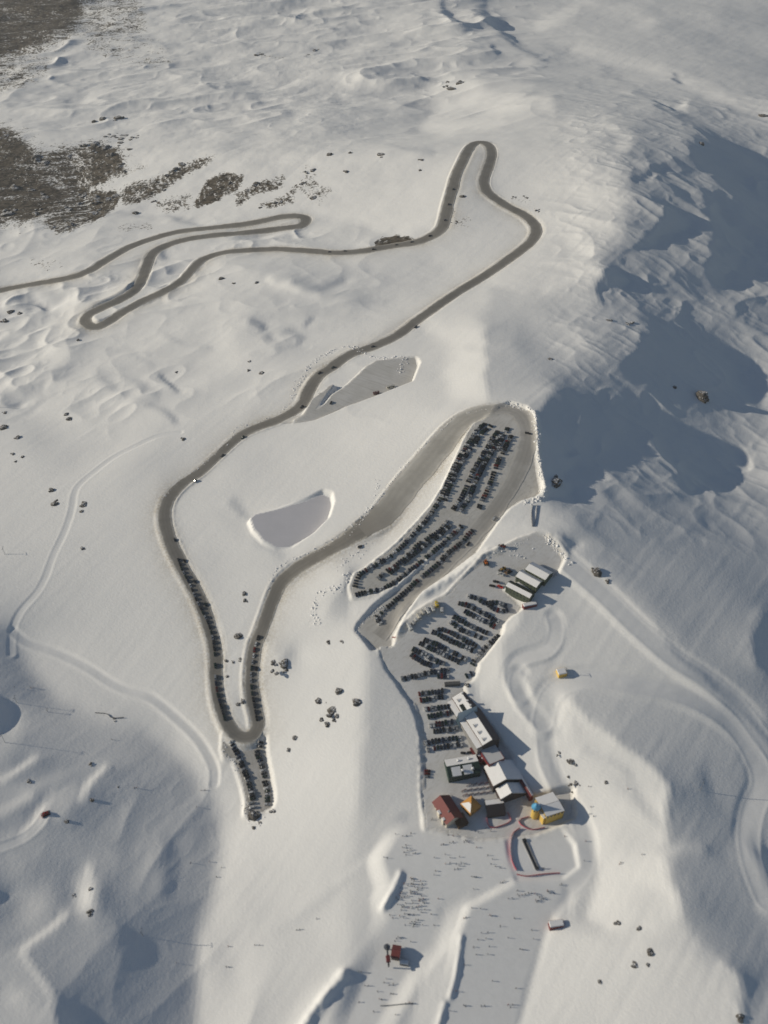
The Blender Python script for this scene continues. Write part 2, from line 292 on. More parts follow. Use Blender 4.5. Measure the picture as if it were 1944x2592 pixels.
wA=hw([c1((0,1225))[0],c1((1275,912))[0],c1((620,1110))[0],c1((900,1060))[0],c2((300,930))[0],c2((498,650))[0],c2((688,968))[0],c2((180,1350))[0],c3((1298,310))[0],c3((920,582))[0],c3((692,820))[0],c3((888,1330))[0],c5((1020,448))[0],c5((1060,280))[0],c3((1142,1200))[0],c3((1440,948))[0],c4((30,850))[0],c4((240,600))[0],c4((430,415))[0],c4((530,392))[0]],
      [7,8,7.5,7,8,7.5,7.5,6.5,7,5.5,6.5,5.8,5.5,6,6.5,7.5,13,14,11,9],roadA)
ROADS.append(('road',roadA,wA,5.0)); _U,_V=proj(roadA[:,0],roadA[:,1],roadA[:,2]); _k=c3((1500,910))[0]; SPL=int(np.argmin((_U-_k[0])**2+(_V-_k[1])**2))
bayr=path(c3((1180,440),(1270,432),(1340,408),(1400,380),(1470,340)),3); 
TR=[]  # groomed tracks cut into the snow
def track(px,w,cut=0.0,sh=6): TR.append((path(px,3.5,2),w,cut,sh))
track(c3((760,488),(660,505),(580,540),(480,590),(400,650),(340,700),(312,740),(300,820),(265,920),(235,980),(210,1040),(190,1100),(150,1170),(95,1230),(62,1290),(48,1360),(50,1427)),2.6,1.4,3)
track(c5((50,-10),(110,45),(220,80),(320,125),(400,170),(450,205),(530,245),(620,268),(680,310),(760,380),(830,450),(880,530),(905,590),(898,650)),2.8,1.5,3)
track(c5((-60,930),(0,905),(70,880),(130,845),(170,800),(190,765)),2.8,1.6,3)
track(cE((1659,330),(1700,430),(1690,560),(1640,660),(1560,720),(1400,750),(1290,800),(1230,880),(1225,980),(1260,1080),(1330,1180)),5,.8,5)
track(c6((620,170),(600,210),(620,280),(665,340),(712,390),(722,470),(730,540),(760,610),(790,670),(850,760),(890,850),(900,930),(890,1000),(850,1050),(800,1090),(790,1180)),5,.9,5)
track(c6((712,390),(735,290),(770,240),(850,205),(960,200),(1080,220),(1250,250),(1400,310),(1520,400),(1600,520),(1640,640),(1600,740),(1580,850),(1600,980),(1659,1130)),7,.5,8)
track(c4((740,960),(820,1040),(900,1110),(990,1190),(1090,1290),(1180,1370))+c6((1260,110),(1400,200),(1540,320),(1640,450),(1720,560)),7,.3,8)
# ---- terraces
LOTS=[]
def lot(name,P,sh=5,dz=0,mx=.02,my=.22,rough=.6,quad=True):
    P=np.array(P); x,y,zz=hit(P[:,0],P[:,1],g4)
    # the level of a terrace follows the ground gently lengthways and hardly at all crossways
    xm,ym=x.mean(),y.mean(); ys_=max(20,(y.max()-y.min())/2); a=(y-ym)/ys_
    A=np.c_[a,np.ones(len(a))] if not quad else np.c_[a,np.ones(len(a)),a*a,a**3]
    c,_,_,_=np.linalg.lstsq(A.T@A+1e-3*np.eye(A.shape[1]),A.T@zz,rcond=None)
    r=zz-A@c; bx=np.clip((r*(x-xm)).sum()/((x-xm)**2).sum(),-mx,mx)
    def f(X,Y):
        q=np.clip((Y-ym)/ys_,-1.15,1.15); z=c[0]*q+c[1]+bx*(X-xm)+dz
        if quad: z=z+c[2]*q*q+c[3]*q**3
        return z
    x,y,zz=hit(P[:,0],P[:,1],f,60)
    LOTS.append([name,np.c_[x,y],f,sh,rough]); return f
L_up=c4((470,436),(430,450),(398,500),(352,600),(300,720),(250,800),(190,870),(100,965),(0,1045))+cA((140,1160),(60,1200),(30,1290),(45,1345),(130,1345),(230,1312),(330,1262),(470,1152),(600,1042),(720,950),(800,880),(815,870))+\
  cA((700,985),(600,1085),(500,1180),(400,1275),(280,1375),(200,1440),(90,1560),(75,1590),(120,1640),(180,1720),(300,1700),(310,1640),(380,1490),(500,1335),(700,1195),(880,1060),(960,940),(1030,835),(1110,740),(1210,680),(1300,660),(1345,630),(1325,480),(1300,300),(1290,200),(1280,100),(1230,50),(1130,20))+cA((1060,40))
L_main=c4((700,925),(735,930),(800,1010),(760,1090))+cE((1320,-60),(1150,10),(1100,60),(1230,150),(1320,240),(1290,280),(1190,340),(1110,420),(1090,530),(970,690),(850,830),(830,920),(790,1000),(690,1040),(720,1200))+\
  cC((900,930),(930,1200),(1100,1290),(1400,1220),(1420,1420),(1100,1560),(640,1600),(200,1500),(170,1200),(175,950),(165,750),(140,600),(90,470),(20,380),(-40,290),(-110,200),(-170,80),(-180,0),(-60,-10),(-30,-70))+cE((0,590),(60,500),(120,400),(230,290),(400,190),(560,110),(640,20))+cA((900,1145),(950,1085),(1060,1030),(1200,960),(1330,925))
cup=lot('upper',L_up,sh=4,dz=-1.8)
cmain=lot('main',L_main,sh=4,dz=-1.8)
cbay=lot('bay',c4((-290,420),(-250,350),(-170,290))+c3((1320,400),(1370,370),(1400,330),(1450,300),(1540,215),(1580,190),(1680,180),(1740,178),(1750,210),(1720,290),(1600,330),(1470,372),(1400,400),(1320,432),(1240,440)),sh=4)
cspur=lot('spur',cS((430,20),(420,200),(450,350),(600,380),(680,600),(760,850),(800,1050),(790,1230),(1060,1230),(1180,1170),(1210,1050),(1170,750),(1120,500),(1080,250),(1080,80),(1040,20)),sh=4)
cpond=lot('pond',c3((1055,850),(1075,835),(1160,815),(1290,778),(1355,752),(1382,765),(1388,800),(1370,860),(1310,915),(1220,965),(1160,970),(1110,940),(1070,890)),sh=4,dz=-.7,quad=False,mx=0,rough=.12)
cbase=lot('piste',c5((1640,1120),(1659,1060))+c6((60,960),(110,880),(160,830),(400,840),(760,860),(830,880),(860,960),(850,1010),(800,1050),(780,1080),(700,1100),(540,1060),(400,1060),(260,1140),(230,1300),(130,1420),(60,1540),(0,1646))+c5((1470,1646),(1540,1480),(1620,1300),(1650,1200)),sh=16,rough=.0,mx=.06)
cnur=lot('nursery',c6((600,830),(780,830),(830,900),(845,980),(790,1020),(610,1025),(585,950),(575,880)),sh=4,rough=0)
cpis=lot('piste2',c6((420,1180),(600,1080),(780,1100),(700,1250),(620,1500),(570,1700),(280,1700),(335,1540),(378,1290)),sh=9,rough=0,mx=.05)
# the pistes run level out of the base area before finding their own slope
byn={l[0]:l for l in LOTS}
jx,jy,jz=hit(np.array([1010.,1100.,1200.,1330.]),np.array([2140.,2140.,2150.,2110.]),byn['main'][2],60)
def bridge(f,fm):
    ym=jy.mean(); 
    def g(X,Y):
        d=(fm(X*0+jx.mean(),Y*0+ym)-f(X*0+jx.mean(),Y*0+ym))*np.exp(-np.abs(Y-ym)/70)
        return f(X,Y)+d
    return g
for nm in ('piste','nursery','piste2'): byn[nm][2]=bridge(byn[nm][2],byn['main'][2])
LOTS=[byn[k] for k in ('upper','bay','spur','pond','piste','piste2','nursery','main')]
# ------------------------------------------------------------------ fine ground sheet
def axis(a,b,f):
    o=[a]
    while o[-1]<b: o.append(o[-1]+f(o[-1]))
    return np.array(o)
xs=axis(-1700,1700,lambda x:1.15 if abs(x)<330 else min(7.,1.15+(abs(x)-330)*.0045))
ys=axis(60,3500,lambda y:1.2 if y<900 else min(5.,1.2+(y-900)*.0019))
FX,FY=np.meshgrid(xs,ys)
FZ=g4(FX,FY)
U_,V_=proj(FX,FY,FZ)
# natural roughness
wild=smooth01((700-V_)/500)*smooth01((1250-U_)/500)
hump=.12+.7*wild+.18*smooth01((U_-1300)/150)*smooth01((1500-V_)/300)+.2*smooth01((1000-V_)/300)
FZ=FZ+hump*(1.1*vn(FX,FY,46,21)+.5*vn(FX,FY,21,22)+.22*vn(FX,FY,9,23)+.09*vn(FX,FY,4.2,24))
ss=FX*.6+FY*.8; tt=-FX*.8+FY*.6
FZ=FZ+(.05+.05*smooth01((U_-1250)/150))*vn(ss*.12,tt,5.,25)+.25*wild*vn(FX*.3,FY,7,26)
FZ=FZ+2.2*wild*np.abs(vn(ss*.35,tt,60,27))
# folds, hummocks and ledges: ridged relief, differing by region
def ridged(w,sd,ax=1.,rot=0.):
    c_,s_=math.cos(R(rot)),math.sin(R(rot)); X=(FX*c_+FY*s_)*ax; Y=-FX*s_+FY*c_
    X=X+.35*w*vn(FX,FY,w*1.3,sd+1); Y=Y+.35*w*vn(FX,FY,w*1.3,sd+2)
    return (1-np.abs(vn(X,Y,w,sd)))**1.6-.45
patch=np.clip(.5+1.1*vn(FX,FY,150,71),0,1)
midl=smooth01((1060-U_)/160)*smooth01((1150-V_)/200)*smooth01((V_-540)/60)*smooth01((1.0*(1130-U_)-.0*V_)/200)
farl=smooth01((400-V_)/160)*smooth01((1500-U_)/300)
nearl=smooth01((760-U_)/200)*smooth01((V_-1830)/160)
val=smooth01((U_-1330)/160)*smooth01((1500-V_)/300)*smooth01((V_-150)/200)
FZ=FZ+(.25+midl*.0+.75)*midl*(.25+.8*patch)*(7.0*ridged(70,200,.7,12)+2.8*ridged(27,205,.8,22)+.4*ridged(11,207,.8,10))+farl*(.5+.8*patch)*(11.0*ridged(110,210,.33,5)+5.5*ridged(48,215,.33,9)+1.6*ridged(19,217,.4,4))+nearl*(.3+.7*patch)*(2.6*ridged(95,220,.5,62)+.8*ridged(34,225,.5,60)+.15*ridged(10,227,.6,50))+val*(3.0*ridged(60,230,.6,-30)+1.3*ridged(26,235,.6,-38)+.5*ridged(11,237,.6,-38))
dirt=np.zeros_like(FZ); groom=np.zeros_like(FZ)
def box(x0,x1,y0,y1): return slice(np.searchsorted(ys,y0),np.searchsorted(ys,y1)+1),slice(np.searchsorted(xs,x0),np.searchsorted(xs,x1)+1)
def pathfield(P,Rm,WW=None):
    """nearest distance, height and half width along a path, for ground within Rm"""
    D=np.full(FZ.shape,1e6,np.float32); Z=np.zeros(FZ.shape,np.float32); Wd=np.zeros(FZ.shape,np.float32); S=np.zeros(FZ.shape,np.float32)
    for i in range(len(P)-1):
        a,b=P[i],P[i+1]
        s=box(min(a[0],b[0])-Rm,max(a[0],b[0])+Rm,min(a[1],b[1])-Rm,max(a[1],b[1])+Rm)
        X,Y=FX[s],FY[s]
        if X.size==0: continue
        d,t=segd(X,Y,a,b); m=d<D[s]
        side=(b[0]-a[0])*(Y-a[1])-(b[1]-a[1])*(X-a[0])
        D[s]=np.where(m,d,D[s]); Z[s]=np.where(m,a[2]+(b[2]-a[2])*t,Z[s]); S[s]=np.where(m,np.sign(side),S[s])
        if WW is not None: Wd[s]=np.where(m,WW[i]+(WW[i+1]-WW[i])*t,Wd[s])
    return D,Z,Wd,S
def polydist(P,Rm):
    D=np.full(FZ.shape,1e6,np.float32)
    s=box(P[:,0].min()-Rm,P[:,0].max()+Rm,P[:,1].min()-Rm,P[:,1].max()+Rm)
    X,Y=FX[s],FY[s]; d=np.full(X.shape,1e6)
    for i in range(len(P)):
        q,_=segd(X,Y,P[i],P[(i+1)%len(P)]); d=np.minimum(d,q)
    ins=inpoly(X,Y,P); D[s]=np.where(ins,-d,d); return D
for P,w,cut,sh in TR:
    D,Z,_,S=pathfield(P,w+sh+6)
    k=.5*(1-smooth01((D-w)/sh))
    FZ=FZ*(1-k)+(Z-.35*cut)*k; groom=np.maximum(groom,1-smooth01((D-w)/2.5))
    FZ+=.2*np.exp(-((D-w-1.4)/1.2)**2)
def level_lot(name,P,c,sh,rough):
    global FZ,dirt,groom
    D=polydist(P,sh+30)
    zpl=c(FX,FY)
    k=1-smooth01((D-.8)/sh)
    FZ=FZ*(1-k)+zpl*k
    if rough>0:
        bank=np.exp(-((D-2.6)/1.3)**2)*(.15+1.1*np.abs(vn(FX,FY,7,31))+.9*np.abs(vn(FX,FY,2.6,32)))*rough*(.4+.9*np.clip(.5+vn(FX,FY,30,34),0,1))
        if name=='pond': bank*=.25
        FZ+=np.where(D>1.0,bank,0)
        if name!='pond': dirt=np.maximum(dirt,.55*np.exp(-np.maximum(D,0)/3.0)*(D<1e5))
    groom=np.maximum(groom,1-smooth01((D)/4))
for l_ in LOTS: level_lot(*l_)
for name,P,WW,sh in ROADS:
    D,Z,Wd,S=pathfield(P,42,WW)
    k=.62*(1-smooth01((D-Wd-.3)/sh))
    k*= (1-smooth01((U_-1150)/30)*(V_>900)*(V_<1200)*0)
    FZ=np.where(D<1e5,FZ*(1-k)+Z*k,FZ)
    e=D-Wd
    n=(.45+.8*np.abs(vn(FX,FY,5,41))+.6*np.abs(vn(FX,FY,2.3,42)))
    bank=np.exp(-((e-2.2)/1.2)**2)*n*.55*(.25+.75*(S>0))
    FZ+=np.where(e>.6,bank,0)
    dirt=np.maximum(dirt,np.where(D<1e5,np.exp(-np.maximum(e,0)/(3.2+7*(S<0)))*1.0,0)*(.75+.25*vn(FX,FY,14,43)))
for l_ in LOTS[:1]: level_lot(*l_)
def gz(x,y):
    x=np.asarray(x,float); y=np.asarray(y,float)
    i=np.clip(np.searchsorted(xs,x)-1,0,len(xs)-2); j=np.clip(np.searchsorted(ys,y)-1,0,len(ys)-2)
    fx=np.clip((x-xs[i])/(xs[i+1]-xs[i]),0,1); fy=np.clip((y-ys[j])/(ys[j+1]-ys[j]),0,1)
    return (FZ[j,i]*(1-fx)+FZ[j,i+1]*fx)*(1-fy)+(FZ[j+1,i]*(1-fx)+FZ[j+1,i+1]*fx)*fy
# ploughed snow walls and ridges: path, height, half width
BERMS=[(cA((355,1600),(370,1500),(450,1400),(590,1310),(740,1220),(880,1110),(1000,1030),(1050,1020)),2.8,4.6),
 (c6((118,1012),(90,1080),(40,1165)),2.6,2.6),(c5((1448,1432),(1370,1530),(1290,1640),(1240,1720)),4.2,4.0),
 (c6((372,1275),(350,1430),(322,1540)),1.6,2.0),(c6((305,1560),(260,1700)),1.8,2.2),
 (cC((170,1180),(168,950),(160,760),(135,600),(85,470)),.9,1.8),(cA((1310,60),(1330,200),(1330,330),(1345,480),(1375,600),(1370,650)),2.2,2.4),
 (c4((735,922),(770,960),(810,1010)),2.0,2.4),(cC((180,1160),(250,1500)),.0,2)]
for P_,hh_,ww_ in BERMS:
    if hh_<=0: continue
    PB=path(P_,2.5,4,gz); 
    D,Z,_,S=pathfield(PB,ww_*4)
    FZ=FZ+np.where(D<1e5,hh_*np.exp(-(D/ww_)**2)*(.85+.3*vn(FX,FY,9,61)+.15*vn(FX,FY,3,62)),0)
# frost and tussock: how much brown grass shows through the snow, painted over the real ground
T=np.zeros(uu.shape)
poly(c1((-600,530),(0,530),(60,560),(110,600),(170,620),(100,680),(250,640),(350,620),(420,600),(490,640),(520,700),(420,760),(350,800),(260,870),(150,930),(0,945),(-600,960)),.95,20)
poly(c1((100,680),(250,640),(350,620),(480,640),(520,700),(420,760),(300,830),(200,790)),.62,5)
poly(c1((240,860),(350,800),(500,800),(500,860),(440,910),(330,960),(240,990),(180,940)),.62,5)
poly(c1((870,750),(950,725),(1030,740),(1010,790),(900,850),(820,880),(810,860)),.5,3)
poly(c1((540,770),(640,750),(720,720),(820,670),(910,650),(860,700),(720,780),(600,850),(520,870),(500,820)),.42,4)
poly(c1((980,820),(1100,760),(1210,730),(1180,790),(1060,830),(1000,870)),.4,4); poly(c1((1080,860),(1180,820),(1260,760),(1230,860),(1120,880)),.33,4)
poly(c1((480,720),(620,690),(600,720),(480,750)),.34,4); poly(c1((640,850),(800,800),(800,880),(690,890)),.3,5); poly(c1((1280,690),(1360,780),(1400,800),(1340,870),(1250,800)),.22,5)
poly(c1((-600,-400),(380,-400),(390,60),(330,140),(180,200),(60,260),(0,300),(-600,330)),.92,26); poly(c1((-600,240),(100,230),(230,260),(180,350),(60,400),(-600,420)),.42,12)
poly(c1((380,-200),(520,-200),(620,60),(600,180),(500,240),(380,230),(330,140)),.42,10)
poly(c1((500,140),(640,150),(760,280),(520,290),(430,230)),.25,10); line(c1((1080,230),(1200,240)),.3,6); line(c1((1280,235),(1370,190)),.42,4); line(c1((1150,60),(1210,20)),.3,5)
poly(c1((80,1090),(220,1080),(300,1110),(180,1140)),.2,5); poly(c1((480,950),(640,930),(640,960),(500,970)),.3,4)
poly(c2((560,820),(640,820),(730,880),(740,920),(660,880)),.18,5); poly(c2((340,880),(420,900),(400,960),(340,950)),.16,5); poly(c2((500,880),(620,920),(600,960)),.14,5)
poly(c2((0,1018),(40,996),(100,990),(190,1008),(100,1020),(10,1036)),1.,3); line(c3((690,800),(670,880),(700,980),(760,1100)),.25,5); line(c3((1140,1200),(1120,1260),(1100,1330)),.25,4)
T=T*(1+.45*((uu>230)&(uu<880)&(vv>370)&(vv<570)))
TUS=np.clip(T*1.3,0,1.)
tus=samp(TUS,U_,V_)*(1-groom)
print('lot z',[(l[0],[round(float(q)) for q in (gz(l[1][:,0],l[1][:,1]).min(),gz(l[1][:,0],l[1][:,1]).max())]) for l in LOTS]); print('fine grid',FZ.shape, FZ.min(),FZ.max())
# ------------------------------------------------------------------ materials
MATS={}
def mat(name,c,rough=.8,metal=0.,var=0.,scale=3.,bump=0.,spec=.3,emis=None):
    if name in MATS: return MATS[name]
    m=bpy.data.materials.new(name); m.use_nodes=True; nt=m.node_tree; b=nt.nodes['Principled BSDF']
    b.inputs['Roughness'].default_value=rough; b.inputs['Metallic'].default_value=metal; b.inputs['Specular IOR Level'].default_value=spec
    tc=nt.nodes.new('ShaderNodeTexCoord'); nz=nt.nodes.new('ShaderNodeTexNoise'); nz.inputs['Scale'].default_value=scale; nz.inputs['Detail'].default_value=4
    nt.links.new(tc.outputs['Object'],nz.inputs['Vector'])
    mx=nt.nodes.new('ShaderNodeMix'); mx.data_type='RGBA'
    v=max(var,.06)
    mx.inputs[6].default_value=(c[0]*(1-v),c[1]*(1-v),c[2]*(1-v),1); mx.inputs[7].default_value=(min(1,c[0]*(1+v)),min(1,c[1]*(1+v)),min(1,c[2]*(1+v)),1)
    nt.links.new(nz.outputs['Fac'],mx.inputs[0]); nt.links.new(mx.outputs[2],b.inputs['Base Color'])
    if bump:
        bp=nt.nodes.new('ShaderNodeBump'); bp.inputs['Strength'].default_value=bump; bp.inputs['Distance'].default_value=.05
        nt.links.new(nz.outputs['Fac'],bp.inputs['Height']); nt.links.new(bp.outputs[0],b.inputs['Normal'])
    MATS[name]=m; return m
class NT:
    def __init__(s,name):
        s.m=bpy.data.materials.new(name); s.m.use_nodes=True; s.t=s.m.node_tree; s.b=s.t.nodes['Principled BSDF']
    def n(s,k,**a):
        x=s.t.nodes.new('ShaderNode'+k)
        for q,w in a.items():
            if q.startswith('i_'):
                key=q[2:]; key=int(key) if key.isdigit() else key.replace('_',' ')
                x.inputs[key].default_value=w
            else: setattr(x,q,w)
        return x
    def l(s,a,b): s.t.links.new(a,b)
    def noise(s,vec,scale,detail=5,rough=.55):
        x=s.n('TexNoise',i_Scale=scale,i_Detail=detail,i_Roughness=rough); s.l(vec,x.inputs['Vector']); return x.outputs['Fac']
    def math(s,op,a,b=None,clamp=False):
        x=s.n('Math',operation=op,use_clamp=clamp)
        for i,q in enumerate((a,b)):
            if q is None: continue
            if isinstance(q,(int,float)): x.inputs[i].default_value=q
            else: s.l(q,x.inputs[i])
        return x.outputs[0]
    def mix(s,f,a,b):
        x=s.n('Mix',data_type='RGBA')
        for i,q in ((0,f),(6,a),(7,b)):
            if isinstance(q,(int,float)): x.inputs[i].default_value=q
            elif isinstance(q,tuple): x.inputs[i].default_value=(*q,1)
            else: s.l(q,x.inputs[i])
        return x.outputs[2]
    def rng(s,v,a,b,c=0.,d=1.):
        x=s.n('MapRange',clamp=True,interpolation_type='SMOOTHSTEP'); s.l(v,x.inputs[0])
        for i,q in enumerate((a,b,c,d)): x.inputs[i+1].default_value=q
        return x.outputs[0]
    def pos(s,sx=1,sy=1,rot=0):
        g=s.n('NewGeometry'); v=g.outputs['Position']
        if rot:
            m0=s.n('Mapping'); m0.inputs['Rotation'].default_value=(0,0,rot); s.l(v,m0.inputs[0]); v=m0.outputs[0]
        mp=s.n('Mapping'); mp.inputs['Scale'].default_value=(sx,sy,1); s.l(v,mp.inputs[0]); return mp.outputs[0]
def snow_material():
    s=NT('snow'); P=s.pos()
    at=s.n('Attribute',attribute_name='cover'); sep=s.n('SeparateColor'); s.l(at.outputs['Color'],sep.inputs[0])
    tus,dr,gr=sep.outputs[0],sep.outputs[1],sep.outputs[2]
    # brown tussock showing through thin snow: clumps blown into streaks
    n1=s.noise(P,.22,7,.75); n2=s.noise(P,.035,5,.6); n3=s.noise(s.pos(.008,.045,R(-8)),1,6,.65)
    th=s.math('ADD',s.math('MULTIPLY',n1,.70),s.math('ADD',s.math('MULTIPLY',n2,.30),s.math('MULTIPLY',n3,.45)))
    th=s.math('ADD',s.math('MULTIPLY',s.math('SUBTRACT',th,.725),2.3),.725); cov=s.math('ADD',s.math('MULTIPLY',tus,.60),-.14)
    thr=s.math('SUBTRACT',s.math('ADD',th,cov),.86)
    f=s.rng(thr,-.04,.22); f=s.math('MULTIPLY',f,s.rng(tus,.02,.12))
    br=s.mix(s.rng(s.noise(P,.10,7,.75),.38,.62),(.022,.018,.013),(.13,.108,.08)); 
    n4=s.noise(P,.9,4,.6)
    snow=s.mix(n2,(.775,.772,.755),(.83,.822,.80))
    snow=s.mix(s.math('MULTIPLY',gr,.5),snow,(.755,.755,.745))
    lane=s.rng(s.noise(s.pos(.16,.010,R(-6)),1,5,.6),.38,.64); snow=s.mix(s.math('MULTIPLY',s.math('MULTIPLY',gr,lane),.55),snow,(.83,.825,.81))
    dn=s.math('MULTIPLY',dr,s.rng(s.noise(P,.5,6,.7),.32,.62,.15,1.)); 
    snow=s.mix(s.math('MULTIPLY',dn,.95,True),snow,(.44,.385,.295))
    g2=s.rng(s.noise(P,1.1,4,.7),.60,.68); g2=s.math('MULTIPLY',g2,s.rng(dr,.35,.9))
    snow=s.mix(s.math('MULTIPLY',g2,.7),snow,(.16,.14,.12))
    c=s.mix(f,snow,br); s.l(c,s.b.inputs['Base Color'])
    s.b.inputs['Roughness'].default_value=.85; s.b.inputs['Specular IOR Level'].default_value=.15
    # wind texture and grooming as relief
    w1=s.noise(s.pos(.35,.35),1,8,.62); w2=s.noise(s.pos(.10,.55,R(35)),1,5,.6)
    hh=s.math('ADD',s.math('MULTIPLY',w1,.9),s.math('MULTIPLY',w2,.5))
    hh=s.math('ADD',hh,s.math('MULTIPLY',f,1.4))
    bp=s.n('Bump',i_Strength=.42,i_Distance=.9); s.l(hh,bp.inputs['Height']); 
    s.l(s.rng(gr,0.,1.,.24,.10),bp.inputs['Strength']); s.l(bp.outputs[0],s.b.inputs['Normal'])
    return s.m
def road_material(name,edge,mid,sheen=.0,wheel=True,from_=None):
    s=NT(name); P=s.pos()
    uv=s.n('UVMap',uv_map='UVMap'); sp_=s.n('SeparateXYZ'); s.l(uv.outputs[0],sp_.inputs[0]); a=sp_.outputs[0]
    n=s.noise(P,.25,6,.65); n2=s.noise(P,1.6,4,.6)
    base=s.mix(n,edge,tuple(.5*(edge[i]+mid[i]) for i in range(3)))
    if wheel:
        x=s.math('ABSOLUTE',s.math('SUBTRACT',a,.5)); x=s.math('ADD',x,s.math('MULTIPLY',s.math('SUBTRACT',n,.5),.12))
        band=s.math('SUBTRACT',1.,s.rng(x,.22,.46)); base=s.mix(band,base,mid)
        # pairs of wheel tracks
        wt=s.n('TexWave',wave_type='BANDS',bands_direction='X',i_Scale=1.3,i_Distortion=1.2); s.l(uv.outputs[0],wt.inputs[0])
        base=s.mix(s.math('MULTIPLY',wt.outputs['Fac'],.35),base,tuple(q*.72 for q in mid))
    base=s.mix(s.math('MULTIPLY',s.rng(n2,.45,.75),.25),base,tuple(q*1.5 for q in mid))
    pt=s.rng(s.noise(P,.045,6,.7),.42,.60); base=s.mix(s.math('MULTIPLY',pt,.45),base,tuple(q*.70 for q in mid))
    ed=s.math('ABSOLUTE',s.math('SUBTRACT',a,.5)); ed=s.rng(s.math('ADD',ed,s.math('MULTIPLY',s.math('SUBTRACT',s.noise(P,.35,5,.7),.5),.35)),.40,.50); base=s.mix(s.math('MULTIPLY',ed,.75),base,(.55,.52,.46))
    if from_:
        fade=s.rng(sp_.outputs[1],.0,4.0); base=s.mix(fade,from_,base)
    s.l(base,s.b.inputs['Base Color']); s.b.inputs['Roughness'].default_value=.8; s.b.inputs['Specular IOR Level'].default_value=.2
    bp=s.n('Bump',i_Strength=.3,i_Distance=.08); s.l(n2,bp.inputs['Height']); s.l(bp.outputs[0],s.b.inputs['Normal'])
    return s.m
def lot_material(name,c1_,c2_,dirty,rot=0.,bump=.3):
    s=NT(name); P=s.pos()
    n=s.noise(P,.05,6,.6); st_=s.noise(s.pos(.02,.5,rot),1,5,.6); n2=s.noise(P,1.2,5,.65)
    b=s.mix(s.rng(n,.35,.65),c1_,c2_); b=s.mix(s.math('MULTIPLY',s.rng(st_,.45,.7),.55),b,dirty); b=s.mix(s.math('MULTIPLY',s.rng(n2,.5,.75),.3),b,tuple(q*.7 for q in c2_))
    s.l(b,s.b.inputs['Base Color']); s.b.inputs['Roughness'].default_value=.75; s.b.inputs['Specular IOR Level'].default_value=.25
    bp=s.n('Bump',i_Strength=bump,i_Distance=.12); s.l(n2,bp.inputs['Height']); s.l(bp.outputs[0],s.b.inputs['Normal'])
    return s.m
# ------------------------------------------------------------------ mesh helpers
def link(name,me,parent=None):
    o=bpy.data.objects.new(name,me); col.objects.link(o)
    if parent: o.parent=parent
    return o
def tag(o,label=None,cat=None,group=None,kind=None):
    if label: o['label']=label
    if cat: o['category']=cat
    if group: o['group']=group
    if kind: o['kind']=kind
    return o
def gridmesh(name,V,nx,ny,m,smooth=True):
    me=bpy.data.meshes.new(name); me.vertices.add(len(V)); me.vertices.foreach_set('co',np.asarray(V,np.float32).ravel())
    i=np.arange(nx-1)[None,:]; j=np.arange(ny-1)[:,None]; a=(j*nx+i).ravel()
    q=np.stack([a,a+1,a+1+nx,a+nx],1).astype(np.int32)
    me.loops.add(q.size); me.loops.foreach_set('vertex_index',q.ravel()); me.polygons.add(len(q)); me.polygons.foreach_set('loop_start',np.arange(0,q.size,4,dtype=np.int32))
    me.update(calc_edges=True); me.polygons.foreach_set('use_smooth',np.full(len(q),smooth)); me.materials.append(m); return me
me=gridmesh('ground',np.stack([FX,FY,FZ],-1).reshape(-1,3),len(xs),len(ys),snow_material())
at=me.color_attributes.new('cover','FLOAT_COLOR','POINT')
at.data.foreach_set('color',np.stack([tus,np.clip(dirt,0,1),groom,np.ones_like(tus)],-1).astype(np.float32).ravel())
tag(link('ground',me),kind='structure')
def ribbon(name,P,WW,m,lift=.10,n=11,kind='structure',ucross=True):
    t=np.gradient(P[:,:2],axis=0); t/=np.hypot(t[:,0],t[:,1])[:,None]+1e-9; nr=np.c_[-t[:,1],t[:,0]]
    s=np.linspace(-1,1,n); 
    jl=1+.10*vn(P[:,0],P[:,1],11,77)+.07*vn(P[:,0],P[:,1],4,78); jr=1+.10*vn(P[:,0],P[:,1],11,79)+.07*vn(P[:,0],P[:,1],4,80); ww=np.where(s[None,:]>0,(WW*jl)[:,None],(WW*jr)[:,None])*s[None,:]
    X=P[:,0,None]+nr[:,0,None]*ww; Y=P[:,1,None]+nr[:,1,None]*ww
    Z=gz(X,Y)+lift+.00016*Y+.05*(1-s[None,:]**2)
    Z=sm2(Z)
    me=gridmesh(name,np.stack([X,Y,Z],-1).reshape(-1,3),n,len(P),m)
    uvl=me.uv_layers.new(name='UVMap'); vi=np.empty(len(me.loops),np.int32); me.loops.foreach_get('vertex_index',vi)
    d=np.r_[0,np.cumsum(np.hypot(np.diff(P[:,0]),np.diff(P[:,1])))]
    uvl.data.foreach_set('uv',np.c_[(vi%n)/(n-1.),d[vi//n]/20].astype(np.float32).ravel())
    return tag(link(name,me),kind=kind)
def sm2(Z):
    return Z
